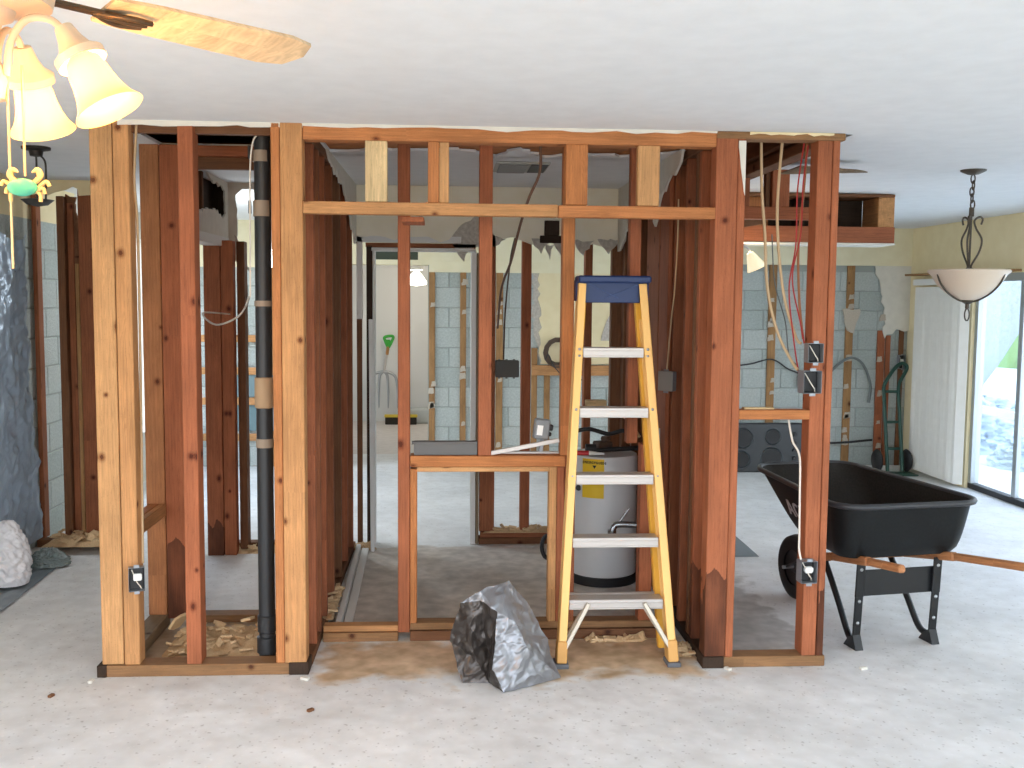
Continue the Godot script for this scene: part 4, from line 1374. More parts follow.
	mb.cbox(V(0, 0.115, 0), V(0.44, 0.035, 0.07), 0.006)
	part("head", mb, std(c8(214, 186, 60), 0.6), br)
	mb = MB.new()
	mb.cbox(V(0, 0.05, 0), V(0.42, 0.10, 0.06), 0.006)
	part("bristles", mb, std(c8(48, 44, 36), 0.9), br)
	mb = MB.new()
	mb.cbox(V(0, 0, 0), V(0.5, 0.2, 0.25), 0.02)
	solid("storage_tub", "low pale tub beside the push broom in far room", "tub", mb, std(c8(196, 200, 196), 0.6), V(-0.28, 0.1, -9.3))
	var ff = thing("ceiling_fan", "small ceiling fan with one lit lamp in far room", "ceiling fan", V(-0.37, 2.44, -8.2))
	mb = MB.new()
	mb.lathe([Vector2(0.0, -0.42), Vector2(0.09, -0.40), Vector2(0.11, -0.33), Vector2(0.09, -0.26), Vector2(0.02, -0.24), Vector2(0.02, -0.04), Vector2(0.07, -0.03), Vector2(0.07, 0.0)], Transform3D(), 20)
	part("motor", mb, M.paint_white, ff)
	for k in 5:
		var a = TAU * k / 5.0 + 0.35
		mb = MB.new()
		mb.cbox(Vector3.ZERO, V(0.46, 0.008, 0.12), 0.003, Basis(Vector3.UP, a) * Basis(Vector3.RIGHT, 0.2))
		part("blade", mb, std(c8(196, 190, 176), 0.6), ff, V(cos(a) * 0.36, -0.32, -sin(a) * 0.36))
	mb = MB.new()
	mb.lathe([Vector2(0.03, -0.42), Vector2(0.07, -0.46), Vector2(0.13, -0.55), Vector2(0.12, -0.58), Vector2(0.0, -0.60)], Transform3D(), 20)
	part("lamp_bowl", mb, glow(std(c8(255, 250, 240), 0.4), Color(1, 0.97, 0.9), 5.0), ff)
	lamp(V(0, -0.53, 0), Color(1, 0.95, 0.88), 0.35, 0.08, ff)

# ---------------------------------------------------------------- step ladder, folded and leaning
func build_ladder():
	var t = thing("step_ladder", "yellow fibreglass step ladder with blue top leaning on the studs", "ladder", V(0.797, 0, -0.03))
	t.scale = Vector3(1.045, 1, 1)
	var ym = std(c8(240, 190, 112), 0.5)
	var ym2 = std(c8(232, 170, 50), 0.5)
	var lean = func(y): return -0.02 - 0.30 * y / 1.77
	# front rails as channels
	for s in [-1, 1]:
		var p0 = V(s * 0.250, 0.02, 0.0)
		var p1 = V(s * 0.140, 1.77, lean.call(1.77))
		var mb = MB.new()
		mb.bar(p0, p1, 0.006, 0.075, 0.002, Vector3.BACK)
		var u = (p1 - p0).normalized()
		mb = MB.new()
		# web faces outward, flanges front and back
		var x = V(1, 0, 0)
		var yb = u
		var zb = x.cross(yb).normalized()
		x = yb.cross(zb)
		var B = Basis(x, yb, zb)
		var L = (p1 - p0).length()
		var c = (p0 + p1) * 0.5
		mb.cbox(c + B * V(s * 0.0155, 0, -0.036), V(0.006, L, 0.078), 0.002, B)
		mb.cbox(c + B * V(0, 0, 0.0), V(0.037, L, 0.006), 0.002, B)
		mb.cbox(c + B * V(0, 0, -0.072), V(0.037, L, 0.006), 0.002, B)
		var r = part("front_rail", mb, ym, t)
		# boot and foot pad
		mb = MB.new()
		mb.cbox(c + B * V(0, -L / 2 + 0.05, -0.030), V(0.045, 0.10, 0.085), 0.004, B)
		part("boot", mb, std(c8(206, 154, 84), 0.6), r)
		mb = MB.new()
		mb.cbox(V(s * 0.250, 0.011, -0.025), V(0.062, 0.022, 0.10), 0.004)
		part("foot_pad", mb, std(c8(96, 98, 102), 0.7), r)
		# rear rails, folded close behind
		var q0 = V(s * 0.235, 0.02, -0.20)
		var q1 = V(s * 0.128, 1.70, lean.call(1.70) - 0.085)
		mb = MB.new()
		var u2 = (q1 - q0).normalized()
		var z2 = V(1, 0, 0).cross(u2).normalized()
		var B2 = Basis(u2.cross(z2), u2, z2)
		mb.cbox((q0 + q1) * 0.5, V(0.03, (q1 - q0).length(), 0.045), 0.003, B2)
		part("rear_rail", mb, ym2, t)
	# steps
	for k in 5:
		var y = [0.300, 0.582, 0.872, 1.183, 1.466][k]
		var hw = 0.250 - 0.110 * y / 1.77 - 0.02
		var z = lean.call(y)
		var mb = MB.new()
		mb.cbox(V(0, y - 0.004, z - 0.035), V(hw * 2, 0.006, 0.085), 0.0015)
		mb.cbox(V(0, y - 0.025, z + 0.006), V(hw * 2, 0.046, 0.005), 0.0015)
		mb.cbox(V(0, y - 0.018, z + 0.010), V(hw * 2, 0.006, 0.006), 0.001)
		mb.cbox(V(0, y - 0.042, z + 0.010), V(hw * 2, 0.006, 0.006), 0.001)
		mb.cbox(V(0, y - 0.020, z - 0.076), V(hw * 2, 0.036, 0.004), 0.001)
		var st = part("step", mb, M.alu, t)
		for s in [-1, 1]:
			for dy in [-0.008, -0.040]:
				mb = MB.new()
				mb.lathe([Vector2(0.0, 0.004), Vector2(0.006, 0.002), Vector2(0.007, 0.0)], Transform3D(Basis(Vector3.RIGHT, PI / 2), V(s * (hw + 0.018), y + dy, z + 0.014)), 10)
				part("rivet", mb, M.steel, st)
	# rear horizontal bars
	for y in [0.27]:
		var f = y / 1.7
		var hw = lerp(0.235, 0.128, f)
		var mb = MB.new()
		mb.cbox(V(0, y, lerp(-0.20, lean.call(1.70) - 0.085, f)), V(hw * 2, 0.03, 0.02), 0.002)
		part("rear_bar", mb, M.alu, t)
	# knee braces under the lowest step
	for s in [-1, 1]:
		for k in 2:
			var mb = MB.new()
			mb.bar(V(s * (0.125 - 0.01 * k), 0.285, -0.055 - 0.06 * k), V(s * 0.235, 0.085, -0.01 - 0.055 * k), 0.020, 0.020, 0.003, Vector3.BACK)
			part("brace", mb, std(c8(186, 176, 160), 0.45, 0.5), t)
	# blue top cap
	var bm = std(c8(30, 52, 96), 0.5)
	var mb = MB.new()
	var zt = lean.call(1.77)
	mb.cbox(V(0.008, 1.79, zt - 0.055), V(0.335, 0.035, 0.17), 0.008)
	mb.cbox(V(0.0, 1.728, zt - 0.02), V(0.262, 0.10, 0.012), 0.004)
	mb.cbox(V(-0.16, 1.735, zt - 0.075), V(0.012, 0.10, 0.12), 0.004)
	mb.cbox(V(0.165, 1.735, zt - 0.075), V(0.012, 0.10, 0.12), 0.004)
	var cap = part("top_cap", mb, bm, t)
	for q in [[V(-0.11, 1.77, 0), V(0.03, 1.70, 0)], [V(0.13, 1.77, 0), V(-0.03, 1.70, 0)]]:
		mb = MB.new()
		mb.bar(q[0] + V(0, 0, zt - 0.012), q[1] + V(0, 0, zt - 0.012), 0.004, 0.006, 0.001, Vector3.BACK)
		part("rib", mb, std(c8(58, 80, 124), 0.5), cap)

# ---------------------------------------------------------------- wheelbarrow
func rrect(x0, x1, z0, z1, r, k, y, taper = 0.0):
	# rounded rectangle, z0 is the nose side; taper narrows the nose half-width
	var pts = []
	var cs = [[x1 - r, z1 - r, 0.0], [x0 + r, z1 - r, PI / 2], [x0 + r, z0 + r, PI], [x1 - r, z0 + r, 1.5 * PI]]
	for q in cs:
		for i in k:
			var a = q[2] + PI / 2 * i / (k - 1)
			var p = V(q[0] + cos(a) * r, y, q[1] + sin(a) * r)
			var f = clamp((z1 - p.z) / (z1 - z0), 0.0, 1.0)
			p.x *= 1.0 - taper * f
			pts.append(p)
	return pts

func build_wheelbarrow():
	var t = thing("wheelbarrow", "black wheelbarrow with wooden handles standing right of the framing", "wheelbarrow", V(2.21, 0, -0.30), 0.17)
	var tray = mottled(c8(20, 22, 23), c8(32, 34, 35), 0.05, 2.0, 90, 0.42)
	var inner = mottled(c8(28, 27, 25), c8(58, 54, 49), 0.06, 2.0, 91, 0.75)
	tray.metallic_specular = 0.3
	inner.metallic_specular = 0.3
	var k = 10
	# tray: bottom and rim outlines, nose towards -z
	var rim = rrect(-0.385, 0.385, -0.92, 0.16, 0.14, k, 0.728, 0.24)
	for i in rim.size():
		var f = clamp((0.16 - rim[i].z) / 1.08, 0.0, 1.0)
		rim[i].y = 0.725 + 0.025 * f * f
	var bot = rrect(-0.32, 0.31, -0.46, 0.08, 0.09, k, 0.462, 0.22)
	var rows = []
	for s in 9:
		var f = s / 8.0
		var row = []
		for i in rim.size():
			var p = bot[i].lerp(rim[i], f)
			var c = V(0, p.y, lerp(-0.17, -0.33, f))
			p += (p - c).normalized() * 0.022 * sin(PI * sqrt(f))
			row.append(p)
		rows.append(row)
	var mb = MB.new()
	mb.grid(rows, true, true)
	var cen = V(0, 0.45, -0.17)
	for i in bot.size():
		mb.tri(bot[i], bot[(i + 1) % bot.size()], cen, Vector3.DOWN)
	part("tray", mb, tray, t)
	mb = MB.new()
	var inn = []
	for row in rows:
		var r2 = []
		for p in row:
			var c = V(0, p.y, -0.25)
			r2.append(p - (p - c).normalized() * 0.008 + V(0, 0.006, 0))
		inn.append(r2)
	mb.grid(inn, true, false)
	for i in bot.size():
		mb.tri(inn[0][i], inn[0][(i + 1) % bot.size()], cen + V(0, 0.012, 0), Vector3.UP)
	part("tray_inside", mb, inner, t)
	mb = MB.new()
	var rp = rim.duplicate()
	var ring = []
	for i in rp.size() + 2:
		var p = rp[i % rp.size()]
		var c = V(0, p.y, -0.33)
		ring.append(p + (p - c).normalized() * 0.012 + V(0, 0.004, 0))
	mb.tube(ring, 0.015, 8, false)
	part("rim", mb, std(c8(48, 50, 54), 0.4), t)
	# lettering on the side seen from the left
	var tm = TextMesh.new()
	tm.text = "ACE"
	tm.font_size = 30
	tm.pixel_size = 0.0044
	tm.depth = 0.002
	var f = SystemFont.new()
	f.font_names = PackedStringArray(["Droid Sans"])
	f.font_weight = 700
	tm.font = f
	var lt = MeshInstance3D.new()
	lt.name = "lettering"
	lt.mesh = tm
	lt.material_override = std(c8(190, 192, 196), 0.7)
	t.add_child(lt, true)
	# on the left side panel, towards the nose
	var ia = 2 * k - 1
	var ib = 2 * k
	var pa = rows[3][ia].lerp(rows[3][ib], 0.66)
	var pb = rows[5][ia].lerp(rows[5][ib], 0.66)
	var xx = (rows[4][ia] - rows[4][ib]).normalized()
	var uu = (pb - pa).normalized()
	var nn = xx.cross(uu).normalized()
	if nn.x > 0.0:
		xx = -xx
		nn = -nn
	lt.transform = Transform3D(Basis(xx, uu, nn), (pa + pb) * 0.5 + nn * 0.004)
	# handles
	var hw = wood(c8(200, 138, 96), 2, 0.6)
	for s in [-1, 1]:
		mb = MB.new()
		var p = [V(s * 0.12 - 0.03, 0.30, -0.56), V(s * 0.20, 0.40, -0.20), V(s * 0.235, 0.466, 0.16), V(s * 0.25, 0.505 if s < 0 else 0.545, 0.44 if s < 0 else 0.70)]
		for i in 3:
			mb.bar(p[i], p[i + 1], 0.038 if i < 2 else 0.034, 0.042 if i < 2 else 0.036, 0.008)
		part("handle", mb, hw, t)
	# wedge blocks under the tray
	for s in [-1, 1]:
		mb = MB.new()
		mb.bar(V(s * 0.19, 0.435, -0.35), V(s * 0.22, 0.452, 0.02), 0.04, 0.03, 0.004)
		part("riser", mb, hw, t)
	# legs
	var lm = std(c8(20, 22, 24), 0.4)
	for s in [-1, 1]:
		var x = s * 0.212
		mb = MB.new()
		mb.bar(V(x, 0.44, 0.06), V(x, 0.26, 0.05), 0.046, 0.012, 0.003, Vector3.BACK)
		mb.bar(V(x, 0.27, 0.05), V(x + 0.004, 0.05, 0.03), 0.042, 0.012, 0.003, Vector3.BACK)
		mb.tube(curve([V(x - s * 0.02, 0.40, -0.34), V(x - s * 0.015, 0.20, -0.17), V(x - s * 0.01, 0.06, -0.06), V(x, 0.035, 0.0), V(x, 0.03, 0.05)], 6), 0.016, 8)
		mb.prism(PackedVector2Array([Vector2(-0.05, 0.0), Vector2(0.06, 0.0), Vector2(0.05, 0.014), Vector2(0.02, 0.05), Vector2(-0.02, 0.07)]), Transform3D(Basis(Vector3.FORWARD, Vector3.UP, Vector3.RIGHT), V(x - 0.02, 0.0, 0.02)), 0.042)
		var lg = part("leg", mb, lm, t)
		for y in [0.40, 0.24, 0.13]:
			mb = MB.new()
			mb.lathe([Vector2(0.0, 0.006), Vector2(0.008, 0.003), Vector2(0.009, 0.0)], Transform3D(Basis(Vector3.RIGHT, PI / 2), V(x, y, 0.064 if y > 0.3 else 0.055 - (0.25 - y) * 0.08)), 10)
			part("bolt", mb, M.steel, lg)
	mb = MB.new()
	mb.cbox(V(0, 0.325, 0.035), V(0.42, 0.13, 0.006), 0.002)
	part("brace_plate", mb, lm, t)
	# wheel at the nose
	var wx = Transform3D(Basis(Vector3.BACK, PI / 2), V(-0.07, 0.185, -0.78))
	mb = MB.new()
	mb.lathe([Vector2(0.10, -0.04), Vector2(0.15, -0.048), Vector2(0.178, -0.034), Vector2(0.186, 0.0), Vector2(0.178, 0.034), Vector2(0.15, 0.048), Vector2(0.10, 0.04)], wx, 36)
	var wh = part("wheel", mb, std(c8(22, 22, 23), 0.7), t)
	mb = MB.new()
	mb.lathe([Vector2(0.0, -0.035), Vector2(0.03, -0.035), Vector2(0.035, -0.02), Vector2(0.10, -0.03)], wx, 28)
	part("hub", mb, std(c8(32, 32, 34), 0.5), wh)
	mb = MB.new()
	mb.lathe([Vector2(0.10, 0.03), Vector2(0.035, 0.02), Vector2(0.03, 0.035), Vector2(0.0, 0.035)], wx, 28)
	part("hub", mb, std(c8(32, 32, 34), 0.5), wh)
	mb = MB.new()
	mb.tube([V(-0.17, 0.19, -0.78), V(0.03, 0.19, -0.78)], 0.010, 10)
	part("axle", mb, M.steel, t)
	for s in [-1, 1]:
		mb = MB.new()
		mb.bar(V(s * 0.12 - 0.03, 0.30, -0.56), V(s * 0.075 - 0.07, 0.19, -0.78), 0.02, 0.012, 0.002)
		part("fork", mb, lm, t)

# ---------------------------------------------------------------- silver tarp bundle
func build_bundle():
	var C = {"A": V(0.282, 0.436, 0.030), "B": V(0.146, 0.393, 0.080), "C": V(0.066, 0.338, 0.060), "D": V(0.018, 0.159, 0.030), "E": V(0.075, 0.002, 0.140), "F": V(0.185, 0.004, 0.150), "G": V(0.191, 0.125, 0.080), "H": V(0.149, 0.356, 0.100), "I": V(0.227, 0.326, 0.165), "J": V(0.213, 0.211, 0.195), "K": V(0.204, 0.088, 0.225), "L": V(0.250, 0.004, 0.265), "M": V(0.515, 0.004, 0.100), "N": V(0.450, 0.173, 0.050), "O": V(0.355, 0.348, 0.030), "P": V(0.358, 0.164, 0.185), "Q": V(0.110, 0.236, 0.105), "R": V(0.080, 0.120, 0.075), "S": V(0.137, 0.088, 0.125), "T": V(0.418, 0.004, 0.170), "U": V(0.306, 0.267, 0.155), "a": V(0.27, 0.38, -0.10), "d": V(0.06, 0.12, -0.09), "m": V(0.46, 0.004, -0.08), "e": V(0.09, 0.004, -0.06)}
	var silver = ["ABI", "AIU", "AUO", "OUN", "UPN", "IJU", "JPU", "JKP", "KLP", "LTP", "PTM", "PMN", "BHI", "BCH", "AOa", "ONa", "NMm", "Nma", "AaB", "BaC", "Cad", "CdD", "amd"]
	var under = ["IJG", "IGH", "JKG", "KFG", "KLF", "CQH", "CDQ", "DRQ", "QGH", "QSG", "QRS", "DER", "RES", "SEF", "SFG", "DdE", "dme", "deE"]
	var t = thing("tarp_bundle", "crumpled silver grey tarp bundled on the floor beside the ladder", "tarp")
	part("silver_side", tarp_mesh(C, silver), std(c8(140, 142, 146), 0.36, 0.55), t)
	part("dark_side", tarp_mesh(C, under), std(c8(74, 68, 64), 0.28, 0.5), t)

func tarp_mesh(C, tris):
	var nz = noise(301, 1.0, 2)
	nz.fractal_type = FastNoiseLite.FRACTAL_RIDGED
	var n2 = noise(302, 1.0, 2)
	var mid = V(0.27, 0.15, 0.05)
	var mb = MB.new()
	var K = 20
	for s in tris:
		var a = C[s[0]]
		var b = C[s[1]]
		var c = C[s[2]]
		var P = {}
		var N = {}
		for i in K + 1:
			for j in K + 1 - i:
				var p = (a * (K - i - j) + b * i + c * j) / float(K)
				var q = p
				var w = min(1.0, p.y / 0.03)
				p.x += nz.get_noise_3d(q.x * 5.0, q.y * 5.0, q.z * 5.0 + 3.0) * 0.009 + n2.get_noise_3d(q.x * 22.0, q.y * 30.0 + q.x * 12.0, q.z * 22.0) * 0.004
				p.y += w * (nz.get_noise_3d(q.x * 5.0 + 9.0, q.y * 5.0, q.z * 5.0) * 0.008)
				p.z += w * (nz.get_noise_3d(q.x * 7.0, q.y * 6.0 + 5.0, q.z * 4.0) * 0.013 + n2.get_noise_3d(q.x * 26.0 + 4.0, q.y * 34.0 - q.x * 20.0, q.z * 20.0) * 0.006)
				p.y = max(p.y, 0.002)
				P[Vector2i(i, j)] = p
				N[Vector2i(i, j)] = Vector3.ZERO
		var ts = []
		for i in K:
			for j in K - i:
				ts.append([Vector2i(i, j), Vector2i(i + 1, j), Vector2i(i, j + 1)])
				if i + j < K - 1:
					ts.append([Vector2i(i + 1, j), Vector2i(i + 1, j + 1), Vector2i(i, j + 1)])
		var out = ((a + b + c) / 3.0 - mid)
		var fn = (b - a).cross(c - a)
		var sg = 1.0 if fn.dot(out) > 0.0 else -1.0
		for q in ts:
			var n = (P[q[1]] - P[q[0]]).cross(P[q[2]] - P[q[0]]) * sg
			for e in q:
				N[e] += n
		for q in ts:
			mb.smooth(P[q[0]], P[q[1]], P[q[2]], N[q[0]].normalized(), N[q[1]].normalized(), N[q[2]].normalized())
	return mb

# ---------------------------------------------------------------- water heater and what lies on it
func build_heater():
	var t = thing("water_heater", "short white water heater tank standing behind the ladder", "water heater", V(0.955, 0, -1.52))
	var wm = std(c8(206, 208, 208), 0.4)
	var mb = MB.new()
	mb.lathe([Vector2(0.19, 0.05), Vector2(0.200, 0.055), Vector2(0.200, 0.755), Vector2(0.194, 0.772), Vector2(0.0, 0.778)], Transform3D(), 48)
	part("tank", mb, wm, t)
	mb = MB.new()
	mb.lathe([Vector2(0.208, 0.0), Vector2(0.208, 0.05), Vector2(0.19, 0.055), Vector2(0.0, 0.055)], Transform3D(), 48)
	part("base_ring", mb, M.black, t)
	# energy label wrapped round the front left
	mb = MB.new()
	for k in 8:
		var a0 = 1.72 + 0.085 * k
		var a1 = a0 + 0.085
		var r = 0.2015
		mb.quad(V(cos(a0) * r, 0.53, sin(a0) * r), V(cos(a1) * r, 0.53, sin(a1) * r), V(cos(a1) * r, 0.762, sin(a1) * r), V(cos(a0) * r, 0.762, sin(a0) * r), V(cos((a0 + a1) / 2), 0, sin((a0 + a1) / 2)))
	var lb = part("energy_label", mb, std(c8(236, 196, 40), 0.6), t)
	var tm = TextMesh.new()
	tm.text = "ENERGYGUIDE"
	tm.font_size = 24
	tm.pixel_size = 0.00088
	tm.depth = 0.001
	var fnt = SystemFont.new()
	fnt.font_names = PackedStringArray(["Droid Sans"])
	fnt.font_weight = 800
	tm.font = fnt
	var lt = MeshInstance3D.new()
	lt.name = "lettering"
	lt.mesh = tm
	lt.material_override = M.black
	lb.add_child(lt, true)
	lt.transform = Transform3D(Basis(Vector3.UP, -0.44), V(cos(2.0) * 0.208, 0.742, sin(2.0) * 0.208))
	mb = MB.new()
	mb.prism(PackedVector2Array([Vector2(-0.012, 0.01), Vector2(0.012, 0.01), Vector2(0, -0.01)]), Transform3D(Basis(Vector3.UP, -0.44), V(cos(2.0) * 0.206, 0.715, sin(2.0) * 0.204)), 0.001)
	part("arrow", mb, M.black, lb)
	mb = MB.new()
	mb.lathe([Vector2(0.018, 0.0), Vector2(0.016, 0.012), Vector2(0.0, 0.013)], Transform3D(Basis(Vector3.UP, 0.0) * Basis(Vector3.RIGHT, PI / 2), V(-0.168, 0.58, 0.112)), 14)
	part("knob", mb, M.black, t)
	# drain valve pipe
	mb = MB.new()
	mb.tube(curve([V(1.165, 0.42, -1.10), V(1.06, 0.42, -1.12), V(0.98, 0.42, -1.13), V(0.955, 0.405, -1.13), V(0.945, 0.37, -1.13)], 6), 0.019, 12)
	mb.tube([V(0.945, 0.39, -1.13), V(0.945, 0.355, -1.13)], 0.025, 12)
	mb.tube([V(0.99, 0.44, -1.13), V(1.04, 0.51, -1.13)], 0.007, 8)
	solid("faucet", "chrome faucet pipe sticking out before the white tank", "faucet", mb, std(c8(150, 152, 154), 0.2, 0.95))
	# clutter on top of the tank
	var top = 0.778
	mb = MB.new()
	mb.tube([V(-0.02, top + 0.02, -0.02), V(0.30, top + 0.03, -0.06)], 0.014, 10)
	mb.lathe([Vector2(0.0, -0.03), Vector2(0.03, -0.03), Vector2(0.03, 0.03), Vector2(0.0, 0.03)], Transform3D(Basis(Vector3.BACK, PI / 2), V(-0.02, top + 0.03, -0.02)), 12)
	solid("pipe_wrench", "black pipe fitting lying on top of the white tank", "pipe fitting", mb, M.black, V(0.88, 0, -1.42))
	mb = MB.new()
	mb.tube(curve([V(-0.13, top + 0.10, 0), V(-0.02, top + 0.12, 0.0), V(0.10, top + 0.09, 0), V(0.20, top + 0.11, 0), V(0.30, top + 0.08, 0)], 6), 0.013, 8)
	solid("pipe_insulation", "black flexible hose lying above the tank's top", "hose", mb, M.black, V(0.90, 0.0, -1.66))
	mb = MB.new()
	mb.tube([V(-0.16, top + 0.015, 0.02), V(-0.06, top + 0.015, 0.03)], 0.014, 10)
	var sd = solid("screwdriver", "red screwdriver handle on the tank's left edge", "screwdriver", mb, std(c8(196, 34, 40), 0.4), V(0.90, 0.0, -1.40))
	mb = MB.new()
	mb.tube([V(-0.06, top + 0.015, 0.03), V(0.03, top + 0.012, 0.04)], [0.014, 0.005], 10)
	part("tip", mb, M.white, sd)
	mb = MB.new()
	mb.cbox(V(0, top + 0.03, 0), V(0.10, 0.06, 0.08), 0.008, Basis(Vector3.UP, 0.4))
	mb.cbox(V(0.02, top + 0.075, 0), V(0.05, 0.03, 0.05), 0.008, Basis(Vector3.UP, 0.8))
	solid("valve", "brown gas valve block on top of the white tank", "valve", mb, std(c8(92, 74, 62), 0.7, 0.3), V(0.95, 0, -1.56))
	mb = MB.new()
	mb.bar(V(1.10, 0.98, -1.62), V(1.17, 0.86, -1.55), 0.03, 0.02)
	mb.cbox(V(1.0, 1.0, -2.2), V(0.14, 0.05, 0.06), 0.005)
	solid("wood_offcut", "pale wood offcut wedged behind the tank by the boards", "offcut", mb, M.pale)
	# dark hose end left of the tank on the floor
	mb = MB.new()
	var pts = []
	for i in 21:
		var a = TAU * i / 20.0
		pts.append(V(cos(a) * 0.045, 0.09 + sin(a) * 0.075, 0.01 * sin(a * 2.0)))
	mb.tube(pts, 0.014, 8)
	solid("hose_loop", "black corrugated hose loop on the closet floor", "hose", mb, M.black, V(0.67, 0.0, -1.95))
	# crumpled clear plastic at the tank's right
	solid("plastic_scrap", "crumpled clear plastic scrap right of the white tank", "plastic", crumple(0.07, 0.20, 88), std(c8(176, 178, 178), 0.25), V(1.06, 0.0, -0.66))

# ---------------------------------------------------------------- ceiling fan, upper left
func bell(mb, xf, s):
	var prof = [Vector2(0.028, 0.0), Vector2(0.040, -0.012), Vector2(0.046, -0.035), Vector2(0.050, -0.065), Vector2(0.057, -0.095), Vector2(0.068, -0.120), Vector2(0.082, -0.138)]
	var q = []
	for p in prof:
		q.append(p * s)
	mb.lathe(q, xf, 32, true)

